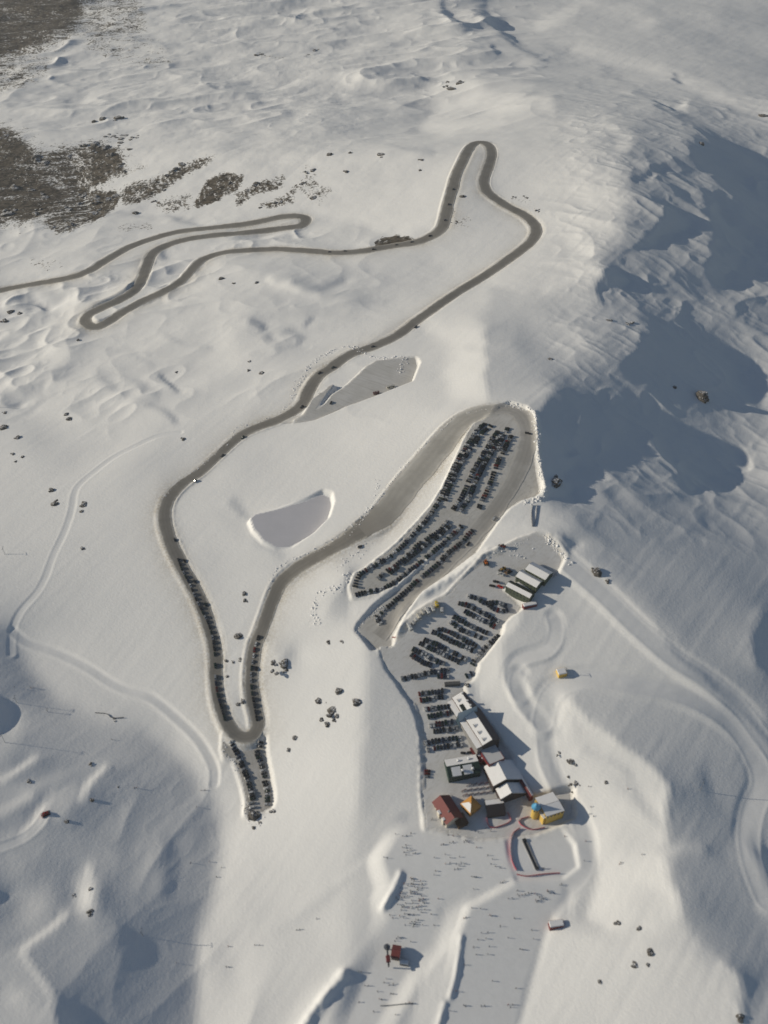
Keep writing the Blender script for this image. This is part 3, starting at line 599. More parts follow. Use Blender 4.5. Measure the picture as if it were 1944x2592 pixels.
def sheet(name,P,c,m,lift,step=1.25,edge=.8,kind='structure',seed=1):
    """a flat sheet of packed snow or gravel filling an outline, with a ragged rim"""
    P=np.asarray(P); x0,x1,y0,y1=P[:,0].min()-2,P[:,0].max()+2,P[:,1].min()-2,P[:,1].max()+2
    X,Y=np.meshgrid(np.arange(x0,x1,step),np.arange(y0,y1,step))
    d=np.full(X.shape,1e6)
    for i in range(len(P)):
        q,_=segd(X,Y,P[i],P[(i+1)%len(P)]); d=np.minimum(d,q)
    ins=inpoly(X,Y,P); sd=np.where(ins,-d,d)+edge*vn(X,Y,5,seed)
    ok=sd<0.6
    cell=ok[:-1,:-1]|ok[1:,:-1]|ok[:-1,1:]|ok[1:,1:]
    Z=c(X,Y)+lift
    # rim verts slide to the outline
    idx=-np.ones(X.shape,int); vs=[];fs=[]
    jj,ii=np.nonzero(cell)
    for j,i in zip(jj,ii):
        f=[]
        for a,b in ((j,i),(j,i+1),(j+1,i+1),(j+1,i)):
            if idx[a,b]<0:
                idx[a,b]=len(vs); vs.append((X[a,b],Y[a,b],Z[a,b]-(.6 if sd[a,b]>.6 else 0)))
            f.append(idx[a,b])
        fs.append(f)
    me=bpy.data.meshes.new(name); me.from_pydata(vs,[],fs); me.update(); me.materials.append(m)
    return tag(link(name,me),kind=kind)
m_road=road_material('gravel_road',(.35,.335,.305),(.215,.203,.182))
ribbon('road',roadA[:SPL+2],wA[:SPL+2],m_road)
ribbon('access_road',roadA[SPL-1:],wA[SPL-1:],road_material('snowy_gravel',(.60,.585,.55),(.41,.395,.36),from_=(.235,.222,.20)),lift=.09)
m_lot=lot_material('packed_snow',(.70,.69,.67),(.64,.625,.60),(.52,.50,.46),R(-50))
m_lot2=lot_material('packed_snow_upper',(.62,.60,.56),(.53,.51,.47),(.40,.38,.34),R(-55))
m_bay=lot_material('packed_snow_bay',(.62,.605,.575),(.55,.535,.50),(.43,.41,.37),R(30))
m_ice=lot_material('pond_ice',(.64,.62,.635),(.61,.595,.61),(.60,.585,.60),0,.02)
mm={'upper':('car_park',m_lot2,.12),'main':('car_park',m_lot,.12),'bay':('lay_by',m_bay,.12),'spur':('parking_spur',lot_material('packed_snow_spur',(.52,.50,.47),(.44,.42,.38),(.32,.30,.26),R(70)),.12),'pond':('pond',m_ice,.14)}
for i,(name,P,c,sh,rough) in enumerate(LOTS):
    if name in mm: sheet(mm[name][0],P,c,mm[name][1],mm[name][2],edge=.3 if name=='pond' else 1.1,seed=50+i)
roadB=path(c4((500,396),(560,392),(610,405),(640,440),(652,500),(640,580),(600,670),(550,760),(490,840),(430,910),(370,970),(300,1040),(220,1120),(140,1190),(90,1250),(55,1310),(20,1350)),2.5,1,gz); 
if 1:
    ribbon('ramp_road',roadB,np.interp(np.arange(len(roadB)),[0,len(roadB)*.12,len(roadB)*.45,len(roadB)],[8,9,8,7]),road_material('ramp_gravel',(.60,.58,.545),(.43,.41,.375)),lift=.22,n=7)
if len(bayr): ribbon('lay_by_entrance',bayr,np.full(len(bayr),5.5),m_bay,lift=.03)
# ------------------------------------------------------------------ camera, sun, sky
cd=bpy.data.cameras.new('camera'); cam=bpy.data.objects.new('camera',cd); col.objects.link(cam); sc.camera=cam
cam.location=(0,0,CAMZ); cam.rotation_euler=(R(90)-PITCH,0,0); cd.sensor_fit='VERTICAL'; cd.sensor_height=24; cd.lens=FOC/H*24; cd.clip_end=12000; cd.clip_start=5
SUN_AZ=R(0) # light comes from the left (-x), a touch from beyond
sd=bpy.data.lights.new('sun','SUN'); sd.energy=4.35; sd.angle=R(.55); sd.color=(1,.91,.755); so=bpy.data.objects.new('sun',sd); col.objects.link(so)
from mathutils import Vector
AZ=R(SUNAZ_DEG); tosun=Vector((-math.cos(SUN_EL)*math.cos(AZ),math.cos(SUN_EL)*math.sin(AZ),math.sin(SUN_EL)))
so.rotation_euler=tosun.to_track_quat('Z','Y').to_euler()
w=bpy.data.worlds.new('World'); sc.world=w; w.use_nodes=True; nt=w.node_tree; sk=nt.nodes.new('ShaderNodeTexSky'); sk.sky_type='NISHITA'; sk.sun_disc=False
sk.sun_elevation=SUN_EL; sk.sun_rotation=math.atan2(tosun.x,tosun.y)%(2*math.pi); sk.altitude=1700; sk.air_density=1; sk.dust_density=.6
nt.links.new(sk.outputs[0],nt.nodes['Background'].inputs[0]); nt.nodes['Background'].inputs[1].default_value=.070
sc.view_settings.view_transform='Standard'; sc.view_settings.look='None'; sc.view_settings.gamma=1; sc.view_settings.exposure=-.07
cd.dof.use_dof=True; cd.dof.focus_distance=1500; cd.dof.aperture_fstop=cd.lens/1000/2.3

hz=bpy.data.materials.new('haze_air'); hz.use_nodes=True; t=hz.node_tree; t.nodes.remove(t.nodes['Principled BSDF']); pv=t.nodes.new('ShaderNodeVolumePrincipled'); pv.inputs['Density'].default_value=HAZE; pv.inputs['Color'].default_value=(.90,.93,.97,1); pv.inputs['Anisotropy'].default_value=.2
t.links.new(pv.outputs[0],t.nodes['Material Output'].inputs['Volume'])
zb=float(FZ.min())-1.5; bm=bmesh.new(); bmesh.ops.create_cube(bm,size=1); me=bpy.data.meshes.new('haze'); bm.to_mesh(me); bm.free(); me.materials.append(hz)
ho=bpy.data.objects.new('haze',me); col.objects.link(ho); ho['kind']='stuff'; ho['label']='thin pale winter haze over the whole mountainside'; ho['category']='haze'
ho.scale=(3600,3700,690-zb); ho.location=(0,1700,(690+zb)/2)
sc.cycles.volume_bounces=0
# ------------------------------------------------------------------ placing and building things
def at(u,v,up=0.):
    x,y,z=hit(float(u),float(v),lambda X,Y:gz(X,Y)+up,60); return Vector((float(x),float(y),float(z)))
def atp(p,up=0.): return at(p[0],p[1],up)
class MB:
    def __init__(s): s.v=[];s.f=[];s.m=[]
    def add(s,vs,fs,mi=0,M=None):
        n=len(s.v); s.v+=[tuple(M@Vector(q)) if M else tuple(q) for q in vs]; s.f+=[[n+i for i in f] for f in fs]; s.m+=[mi]*len(fs)
    def box(s,c,d,mi=0,M=None,top=(1,1),shift=(0,0)):
        x,y,z=c; a,b,h_=d[0]/2,d[1]/2,d[2]
        vs=[(x-a,y-b,z),(x+a,y-b,z),(x+a,y+b,z),(x-a,y+b,z)]+[(x+shift[0]+sx*a*top[0],y+shift[1]+sy*b*top[1],z+h_) for sx,sy in((-1,-1),(1,-1),(1,1),(-1,1))]
        s.add(vs,[(0,3,2,1),(4,5,6,7),(0,1,5,4),(1,2,6,5),(2,3,7,6),(3,0,4,7)],mi,M)
    def prism(s,prof,w,mi=0,M=None,taper=1.0):
        n=len(prof); vs=[(x,-w/2,z) for x,z in prof]+[(x,w/2,z) for x,z in prof]
        fs=[tuple(range(n)),tuple(range(2*n-1,n-1,-1))]+[(i,i+n,(i+1)%n+n,(i+1)%n) for i in range(n)]
        s.add(vs,fs,mi,M)
    def cyl(s,c,r,h_,n=10,mi=0,M=None,r2=None,axis='z'):
        r2=r if r2 is None else r2; vs=[]
        for k,(rr,zz) in enumerate(((r,0),(r2,h_))):
            for i in range(n):
                a=2*math.pi*i/n; p=(rr*math.cos(a),rr*math.sin(a),zz)
                if axis=='y': p=(p[0],p[2]-h_/2,p[1])
                if axis=='x': p=(p[2]-h_/2,p[0],p[1])
                vs.append((c[0]+p[0],c[1]+p[1],c[2]+p[2]))
        s.add(vs,[tuple(range(n-1,-1,-1)),tuple(range(n,2*n))]+[(i,(i+1)%n,(i+1)%n+n,i+n) for i in range(n)],mi,M)
    def quad(s,ps,mi=0): s.add(ps,[tuple(range(len(ps)))],mi)
    def slab(s,ps,th,mi=0):
        """a slab with the given outline as its top, th thick"""
        n=len(ps); s.add([tuple(p) for p in ps]+[(p[0],p[1],p[2]-th) for p in ps],[tuple(range(n)),tuple(range(2*n-1,n-1,-1))]+[(i,i+n,(i+1)%n+n,(i+1)%n) for i in range(n)],mi)
    def mesh(s,name,mats,smooth=False):
        me=bpy.data.meshes.new(name); me.from_pydata(s.v,[],s.f); me.update()
        for m in mats: me.materials.append(m)
        me.polygons.foreach_set('material_index',s.m)
        bm=bmesh.new(); bm.from_mesh(me); bmesh.ops.recalc_face_normals(bm,faces=bm.faces); bm.to_mesh(me); bm.free()
        if smooth: me.polygons.foreach_set('use_smooth',[True]*len(me.polygons))
        return me
    def build(s,name,mats,parent=None,smooth=False):
        return link(name,s.mesh(name,mats if isinstance(mats,list) else [mats],smooth),parent)
def empty(name,loc=(0,0,0),rz=0.,label=None,cat=None,group=None):
    o=bpy.data.objects.new(name,None); col.objects.link(o); o.location=loc; o.rotation_euler=(0,0,rz); o.empty_display_size=.5
    return tag(o,label,cat,group)
def copy_tree(o,parent=None):
    c=o.copy(); col.objects.link(c); c.parent=parent
    for ch in [q for q in bpy.data.objects if q.parent==o]: copy_tree(ch,c)
    return c
glass=mat('dark_glass',(.02,.025,.03),.15,spec=.6); tyre=mat('tyre',(.02,.02,.02),.9); steel=mat('steel',(.35,.36,.37),.4,.7); dsteel=mat('dark_steel',(.07,.075,.08),.5,.4)
snowm=mat('roof_snow',(.84,.83,.82),.85,var=.05,scale=.4,bump=.3,spec=.15)
lampm=mat('lamp',(.7,.68,.6),.3)
rnd=random.Random(11)
# ------------------------------------------------------------------ parked cars
PAINT={'black':(.012,.013,.015),'dark grey':(.035,.037,.04),'dark blue':(.012,.022,.05),'dark green':(.015,.035,.028),'silver':(.30,.31,.32),'white':(.62,.62,.61),'dark red':(.075,.012,.014),'red':(.16,.018,.016)}
PN=list(PAINT); PW=[16,21,15,15,16,12,3,2]
KIND={'hatchback':(4.15,1.76,1.48),'off-roader':(4.8,1.9,1.86),'estate car':(4.7,1.82,1.52),'van':(5.0,1.95,2.05)}
KN=list(KIND); KW=[34,32,26,8]
CARM={}
def car_mesh(kind,colr):
    if (kind,colr) in CARM: return CARM[(kind,colr)]
    L,Wd,Hh=KIND[kind]; b=MB(); zl=.30; zb=Hh*.56
    hood=.27 if kind!='van' else .10; tail={'hatchback':.06,'off-roader':.03,'estate car':.05,'van':.01}[kind]
    x0,x1=-L/2,L/2
    b.prism([(x0,zl+.05),(x0-.02,zb*.8),(x0+.10,zb),(x0+tail*L,zb),(x1-hood*L,zb),(x1-.25,zb*.86),(x1,zb*.72),(x1+.02,zl+.08),(x1-.12,zl),(x0+.12,zl)],Wd,0)
    # roof panel and pillars
    rx0,rx1=x0+(tail+.05)*L,x1-(hood+.17)*L
    b.box(((rx0+rx1)/2,0,Hh-.06),(rx1-rx0,Wd*.80,.06),0)
    for y in (-1,1):
        for xa,xb in ((x1-hood*L-.05,rx1-.03),(x0+tail*L+.06,rx0+.03),((rx0+rx1)/2,(rx0+rx1)/2)):
            p=[(xa-.05,y*Wd*.478,zb),(xa+.05,y*Wd*.478,zb),(xb+.05,y*Wd*.40,Hh-.05),(xb-.05,y*Wd*.40,Hh-.05)]
            b.add([(q[0],q[1]+.03,q[2]) for q in p]+[(q[0],q[1]-.03,q[2]) for q in p],[(0,1,2,3),(7,6,5,4),(0,4,5,1),(1,5,6,2),(2,6,7,3),(3,7,4,0)],0)
    for x in (x0+.17*L,x1-.19*L):
        for y in (-Wd/2+.08,Wd/2-.08):
            b.cyl((x,y,.32),.32,.24,10,2,axis='y'); b.cyl((x,y*1.01,.32),.17,.26,8,3,axis='y')
    for y in (-Wd*.36,Wd*.36):
        b.box((x1+.005,y,zb*.62),(.06,.30,.13),3)
        b.box((x0-.005,y,zb*.70),(.06,.22,.16),4)
    b.box((x1-hood*L*.9,-Wd/2-.08,zb+.02),(.14,.16,.12),0); b.box((x1-hood*L*.9,Wd/2+.08,zb+.02),(.14,.16,.12),0)
    pm=mat('paint_'+colr.replace(' ','_'),PAINT[colr],.32,.25,spec=.5)
    me=b.mesh('parked_car',[pm,glass,tyre,steel,mat('tail_lamp',(.3,.01,.01),.3)])
    g=MB(); xa,xb=x0+tail*L+.03,x1-hood*L
    vs=[(xa,-Wd*.465,zb-.01),(xb,-Wd*.465,zb-.01),(xb,Wd*.465,zb-.01),(xa,Wd*.465,zb-.01),(rx0+.02,-Wd*.385,Hh-.055),(rx1-.02,-Wd*.385,Hh-.055),(rx1-.02,Wd*.385,Hh-.055),(rx0+.02,Wd*.385,Hh-.055)]
    g.add(vs,[(0,3,2,1),(4,5,6,7),(0,1,5,4),(1,2,6,5),(2,3,7,6),(3,0,4,7)],0)
    gm=g.mesh('car_windows',[glass])
    CARM[(kind,colr)]=(me,gm); return CARM[(kind,colr)]
ORD=['first','second','third','fourth','fifth','sixth','seventh','eighth','ninth','tenth','eleventh','twelfth','thirteenth','fourteenth','fifteenth','sixteenth','seventeenth','eighteenth','nineteenth','twentieth']
def ordn(i):
    if i<20: return ORD[i]
    t={2:'twenty',3:'thirty',4:'forty',5:'fifty',6:'sixty',7:'seventy',8:'eighty'}[(i+1)//10]
    return t+('-'+ORD[(i+1)%10-1] if (i+1)%10 else 'th').replace('twentyth','twentieth') if (i+1)%10 else t[:-1]+'ieth'
# (points, spacing m, heading, description of the row, end it is counted from, group, share of empty places)
ROWS=[
 (cE((775,122),(860,148),(920,185),(990,200),(1060,190),(1160,228)),2.9,'p',"back row nearest the workshop",'bus end','main car park, back rows',.05),
 (cE((985,222),(1050,262),(1110,282),(1175,268)),2.9,'p',"short row beside the workshop bank",'bus end','main car park, back rows',.05),
 (cE((675,195),(800,240),(950,320),(1080,395)),2.8,'p',"second double row, upper line",'bus end','main car park, second double row',.03),
 (cE((735,285),(850,350),(1040,440)),2.8,'p',"second double row, lower line",'bus end','main car park, second double row',.03),
 (cE((620,340),(700,390),(800,440),(960,512)),2.8,'p',"third double row, upper line",'bus end','main car park, third double row',.04),
 (cE((590,392),(640,440),(740,500),(905,565)),2.8,'p',"third double row, lower line",'bus end','main car park, third double row',.04),
 (cE((430,480),(500,470),(620,530),(850,645)),2.8,'p',"fourth double row, upper line",'ramp end','main car park, fourth double row',.02),
 (cE((395,502),(480,540),(620,610),(810,695)),2.8,'p',"fourth double row, lower line",'ramp end','main car park, fourth double row',.02),
 (cE((310,580),(420,625),(560,695),(738,785)),2.75,'p',"longest double row, upper line",'ramp end','main car park, fifth double row',.02),
 (cE((262,618),(380,675),(520,745),(700,825)),2.75,'p',"longest double row, lower line",'ramp end','main car park, fifth double row',.02),
 (cE((190,680),(300,735),(400,790),(510,835)),2.8,'p',"short sixth double row, upper line",'ramp end','main car park, sixth double row',.03),
 (cE((175,738),(260,800),(375,850)),2.8,'p',"short sixth double row, lower line",'ramp end','main car park, sixth double row',.03),
 (cE((75,992),(240,955),(420,915),(560,900)),2.8,'p',"cross row above the base building",'slope end','main car park, cross row',.0),
 (cE((455,968),(555,962)),2.8,'p',"pair behind the cross row",'slope end','main car park, cross row',.0),
 (cE((1085,545),(1010,610),(930,680)),2.9,'p',"right bank row, upper half",'workshop end','cars along the right hand snow bank',.05),
 (cE((925,695),(850,780),(790,865)),2.9,'p',"right bank row, lower half",'workshop end','cars along the right hand snow bank',.08),
 (cE((800,935),(750,960)),3.4,'p',"pair at the right bank's foot",'workshop end','cars along the right hand snow bank',.0),
 (cC((138,388),(330,362)),2.7,'p',"first block by base building, upper line",'slope end','blocks of cars beside the base building',.0),
 (cC((150,440),(330,412)),2.7,'p',"first block by base building, lower line",'slope end','blocks of cars beside the base building',.0),
 (cC((190,518),(382,492)),2.7,'p',"second block by base building, upper line",'slope end','blocks of cars beside the base building',.0),
 (cC((215,578),(400,545)),2.7,'p',"second block by base building, lower line",'slope end','blocks of cars beside the base building',.0),
 (cC((230,652),(412,626)),2.7,'p',"third block by base building, upper line",'slope end','blocks of cars beside the base building',.0),
 (cC((262,706),(452,678)),2.7,'p',"third block by base building, lower line",'slope end','blocks of cars beside the base building',.0),
 (cC((190,800),(340,775),(480,758)),2.8,'p',"block above green lodge, upper line",'slope end','blocks of cars beside the base building',.0),
 (cC((210,855),(350,832),(490,808)),2.8,'p',"block above green lodge, lower line",'slope end','blocks of cars beside the base building',.05),
 (cC((205,1035),(205,1085)),3.2,'x',"pair left of the green lodge",'top end','cars left of the green lodge',.0),
 (cC((505,885),(560,880)),4.,'x',"pair above the green lodge roof",'left end','cars left of the green lodge',.0),
 (cR((188,440),(215,510),(262,600),(300,690),(345,780),(385,860),(412,950),(425,1040),(430,1130),(432,1220),(445,1320),(470,1410),(490,1480)),5.3,'a',"queue on the bend's left limb",'top end','cars lining the left limb of the bend',.03),
 (cR((712,950),(692,1010),(680,1080),(668,1160),(665,1230),(672,1310),(688,1400),(702,1480)),5.3,'a',"queue on the bend's right limb",'top end','cars lining the right limb of the bend',.03),
 (cS((540,110),(590,210),(640,310)),2.7,'p',"spur's left row, upper stretch",'bend end','cars on the spur, left row',.0),
 (cS((665,370),(720,490),(780,640),(830,790),(870,930),(890,1040)),2.7,'p',"spur's left row, main stretch",'bend end','cars on the spur, left row',.03),
 (cS((870,1110),(880,1180)),2.9,'p',"tip of the spur's left row",'bend end','cars on the spur, left row',.0),
 (cS((1020,120),(1000,190)),3.2,'p',"head of the spur's right row",'bend end','cars on the spur, right row',.0),
 (cS((960,270),(1000,400),(1050,540),(1085,680)),2.7,'p',"spur's right row, upper stretch",'bend end','cars on the spur, right row',.0),
 (cS((1090,760),(1115,880),(1130,1000),(1130,1130)),2.7,'p',"spur's right row, lower stretch",'bend end','cars on the spur, right row',.0),
 (cA((870,895),(800,975),(700,1055),(620,1140),(500,1235),(380,1345),(270,1440),(205,1500)),2.75,'p',"ramp row below the snow strip",'top end','cars in the ramp row',.02),
 (cA((205,1510),(230,1545)),2.8,'p',"foot of the ramp row",'top end','cars in the ramp row',.0),
 (cA((795,868),(700,958),(600,1045),(480,1140),(330,1255),(230,1305),(60,1342)),2.7,'p',"row above the middle snow strip",'top end','lower row of the upper car park',.02),
 (cA((700,835),(640,900),(570,945),(500,990),(430,1060),(350,1130),(270,1180),(215,1228)),2.7,'p',"island row, upper line",'top end','island row of the upper car park',.05),
 (cA((715,858),(640,930),(560,985),(480,1045),(400,1110),(330,1165),(265,1215)),2.7,'p',"island row, lower line",'top end','island row of the upper car park',.12),
 (cA((960,150),(900,200),(855,270),(790,370),(730,480),(690,580),(650,670),(600,750),(540,835),(470,910),(400,985),(300,1075),(180,1145),(85,1205),(50,1285)),2.65,'p',"left row of upper car park",'top end','left row of the upper car park',.01),
 (cA((1000,165),(930,220),(890,300)),2.9,'p',"head of the upper car park",'top end','head of the upper car park',.1),
 (cA((1050,205),(1000,270),(960,340),(900,440),(850,540),(810,640),(740,745)),2.6,'p',"middle double row, left line",'top end','middle double row of the upper car park',.03),
 (cA((1085,235),(1020,330),(955,440),(905,540),(862,640),(820,710),(795,765)),2.6,'p',"middle double row, right line",'top end','middle double row of the upper car park',.03),
 (cA((915,235),(870,300),(815,390),(760,490),(715,590),(680,680)),2.65,'p',"left row of upper car park, inner line",'top end','left row of the upper car park',.08),
 (cA((1070,222),(1020,300),(975,390),(925,490),(880,590),(838,690),(800,730)),2.6,'p',"middle double row, inner line",'top end','middle double row of the upper car park',.1),
 (cA((1120,180),(1080,250),(1050,330)),2.7,'p',"head of the right row",'top end','right row of the upper car park',.1),
 (cA((1140,235),(1095,330),(1045,430),(1005,540),(962,640),(918,735)),2.6,'p',"right row of upper car park",'top end','right row of the upper car park',.03),
]
CARS=[]
rc=random.Random(4)
for ri,(P,spc,hd,desc,end,grp,gap) in enumerate(ROWS):
    Q=catmull(P,4.0); x,y,z=hit(Q[:,0],Q[:,1],gz,60)
    d=np.r_[0,np.cumsum(np.hypot(np.diff(x),np.diff(y)))]; n=max(1,int(round(d[-1]/spc)))+1
    k=0
    for i in range(n):
        if rc.random()<gap: continue
        q=d[-1]*i/max(1,n-1)+rc.uniform(-.12,.12); X,Y=np.interp(q,d,x),np.interp(q,d,y)
        dx=np.interp(q+1.5,d,x)-np.interp(q-1.5,d,x); dy=np.interp(q+1.5,d,y)-np.interp(q-1.5,d,y)
        a=math.atan2(dy,dx)+(math.pi/2 if hd!='a' else 0)+R(rc.gauss(0,2.2))+(math.pi if rc.random()<.45 and hd!='a' else 0)
        if hd=='x': a=R(rc.gauss(0,4))
        if hd=='p':
            s_=rc.gauss(0,.22); X+=s_*math.cos(a); Y+=s_*math.sin(a)
        kn=rc.choices(KN,KW)[0]; cn=rc.choices(PN,PW)[0]
        CARS.append((X,Y,a,kn,cn,k,desc,end,grp)); k+=1
ROADCARS=[(c1((1450,1056))[0],'estate car','dark grey','heading down the middle road above the lower left hairpin'),(c1((1385,1060))[0],'hatchback','dark blue','following on the straight road left of the dirt bank'),(c1((1570,1049))[0],'off-roader','black','on the middle road just before the brown bank'),
 (c2((100,1030))[0],'hatchback','dark grey','below the brown earth bank on the middle road'),(c2((165,1018))[0],'estate car','black','between the brown bank and the bend below the top hairpin'),(c2((240,992))[0],'off-roader','black','in the bend where the road turns up to the top hairpin'),
 (c2((302,926))[0],'hatchback','dark blue','lowest of three climbing the left limb of the top hairpin'),(c2((318,860))[0],'off-roader','black','middle one of three climbing to the top hairpin'),(c2((337,796))[0],'estate car','dark green','highest of three climbing to the top hairpin'),
 (c2((180,1376))[0],'off-roader','black','on the road just above the lay-by entrance bend'),(c3((1565,130))[0],'hatchback','dark grey','on the bend right above the lay-by'),(c3((1398,218))[0],'hatchback','dark green','upper one of a pair beside the lay-by bank'),(c3((1342,241))[0],'estate car','black','lower one of a pair beside the lay-by bank'),
 (c3((1268,384))[0],'off-roader','black','passing the mouth of the lay-by'),(c3((1020,512))[0],'off-roader','dark green','below the snow track crossing'),(c3((935,588))[0],'estate car','dark grey','alone on the road halfway to the left bend'),(c3((820,694))[0],'hatchback','black','entering the wide left bend'),(c3((735,942))[0],'hatchback','dark blue','just after the wide left bend'),
 (cQ((440,708))[0],'hatchback','black','passing the first roadside parked car'),(cQ((568,970))[0],'hatchback','dark grey','passing the sixth of the roadside parked cars'),(cQ((708,1264))[0],'hatchback','dark green','overtaking the white roadside parked car'),(cR((700,1153))[0],'hatchback','black','passing the line on the right limb of the bend'),
 (c4((400,958))[0],'estate car','black','driving down past the top of the ramp row'),(c3((1512,970))[0],'estate car','dark grey','parked at the end of the wide access road'),(c4((508,852))[0],'van','white','standing at the rim of the upper car park'),(c3((1390,366))[0],'estate car','dark grey','parked in the mouth of the lay-by')]
def put_car(X,Y,a,kn,cn,label,grp,stuff=None):
    me,gm=car_mesh(kn,cn); e=1.3
    z=gz(X,Y)+.13
    zx=(gz(X+e,Y)-gz(X-e,Y))/(2*e); zy=(gz(X,Y+e)-gz(X,Y-e))/(2*e)
    nrm=Vector((-zx,-zy,1)).normalized(); f=Vector((math.cos(a),math.sin(a),0)); f=(f-nrm*f.dot(nrm)).normalized(); s_=nrm.cross(f)
    from mathutils import Matrix
    M=Matrix((f,s_,nrm)).transposed().to_4x4(); M.translation=Vector((X,Y,z))
    if stuff is not None: stuff.append((M,kn,cn)); return
    o=link('parked_car',me); o.matrix_world=M; tag(o,label,'car',grp)
    g=link('car_windows',gm,o)
    return o
CARS.sort(key=lambda c:c[1]**2+c[0]**2)
NIND=300-len(ROADCARS); far=[]
CAP={'main car park, cross row':'m'}
for i,(X,Y,a,kn,cn,k,desc,end,grp) in enumerate(CARS):
    if i<NIND: put_car(X,Y,a,kn,cn,f"{cn} {kn}, {ordn(k)} from the {end}, {desc}",grp)
    else: put_car(X,Y,a,kn,cn,None,None,far)
for p,kn,cn,desc in ROADCARS:
    v=atp(p); k=np.argmin((roadA[:,0]-v.x)**2+(roadA[:,1]-v.y)**2); k=min(max(k,1),len(roadA)-2); t=roadA[k+1]-roadA[k-1]
    put_car(v.x,v.y,math.atan2(t[1],t[0]),kn,cn,f"{cn} {kn} {desc}",'single cars out on the mountain road')
if far:
    vs=[];fs=[];ms=[];mats_=[]; n0=0
    for M,kn,cn in far:
        for me in car_mesh(kn,cn):
            co=np.empty(len(me.vertices)*3); me.vertices.foreach_get('co',co); co=co.reshape(-1,3)
            Mn=np.array(M); vs.append(co@Mn[:3,:3].T+Mn[:3,3])
            for m in me.materials:
                if m not in mats_: mats_.append(m)
            rm=[mats_.index(m) for m in me.materials]
            for p in me.polygons: fs.append([n0+q for q in p.vertices]); ms.append(rm[p.material_index])
            n0+=len(co)
    me=bpy.data.meshes.new('distant_cars'); me.from_pydata(np.concatenate(vs).tolist(),[],fs); me.update()
    for m in mats_: me.materials.append(m)
    me.polygons.foreach_set('material_index',ms)
    tag(link('distant_cars',me),'dense rows of small dark cars filling the upper car park','cars',None,'stuff')
print('cars',len(CARS),'stuff',len(far))
# ------------------------------------------------------------------ buses
def bus(p0,p1,colr,label,w=2.5,hh=3.3):
    fl=(lambda X,Y:cmain(X,Y)+hh) if p0[1]>1400 else (lambda X,Y:gz(X,Y)+hh)
    a,b=[Vector([float(q) for q in hit(p[0],p[1],fl,60)]) for p in (p0,p1)]; d=b-a; L=math.hypot(d.x,d.y); c=(a+b)/2; z=c.z-hh+.13
    o=empty('bus',(c.x,c.y,z),math.atan2(d.y,d.x),label,'bus','buses parked along the snow wall')
    body=mat('bus_'+colr[0],colr[1],.4,var=.04); m=MB(); m.box((0,0,.45),(L,w,.9),0); m.box((0,0,1.35),(L-.1,w-.06,.1),0); m.box((0,0,2.55),(L,w,hh-2.55),0,top=(.985,.9))
    for i in range(int(L/1.5)+1): 
        for y in (-w/2+.04,w/2-.04): m.box((-L/2+.1+i*(L-.2)/int(L/1.5),y,1.4),(.14,.07,1.2),0)
    m.build('body',[body],o)
    g=MB(); g.box((0,0,1.42),(L-.12,w-.1,1.15),0); g.build('window_band',[glass],o)
    for x in (-L*.3,L*.33):
        for y in (-1,1):
            q=MB(); q.cyl((x,y*(w/2-.13),.48),.48,.28,12,0,axis='y'); q.cyl((x,y*(w/2-.1),.48),.2,.3,8,1,axis='y'); q.build('wheel',[tyre,steel],o)
    r=MB(); r.box((L*.15,0,hh),(1.2,1.1,.14),0); r.box((-L*.25,0,hh),(.7,.7,.12),0); r.build('roof_vent',[mat('vent_grey',(.4,.4,.4),.6)],o)
    return o
bw=('white',(.60,.60,.58)); bc=('cream',(.52,.50,.44)); by=('yellow',(.55,.40,.03)); bg=('grey',(.42,.42,.42))
for p0,p1,c,l in (((135,385),(172,478),bw,'white bus at the ramp end, leftmost and longest of the bus line'),((183,375),(205,412),bg,'small grey minibus next to the leftmost bus'),((215,345),(232,378),bw,'white minibus, third from the ramp end of the bus line'),
  ((236,285),(266,352),bc,'cream bus right of the two minibuses'),((280,250),(305,308),bc,'cream bus, fifth from the ramp end'),((325,215),(358,310),bw,'long white bus nosed deepest into the snow wall'),((382,205),(408,280),bw,'white bus just left of the yellow one'),
  ((432,160),(446,228),by,'bright yellow bus among the white ones'),((492,205),(492,292),bw,'white bus standing apart, right of the yellow bus')):
    q=cE(p0,p1); bus(q[0],q[1],c,l)
q=c3((1568,322),(1592,315)); b_=bus(q[0],q[1],('maroon',(.10,.03,.03)),'dark red coach parked at the lower lip of the lay-by',2.5,3.0); b_['group']='coaches in the lay-by'
q=c4((58,296),(90,288)); b_=bus(q[0],q[1],bc,'cream coach with red side parked at the right lip of the lay-by',2.5,3.0); b_['group']='coaches in the lay-by'
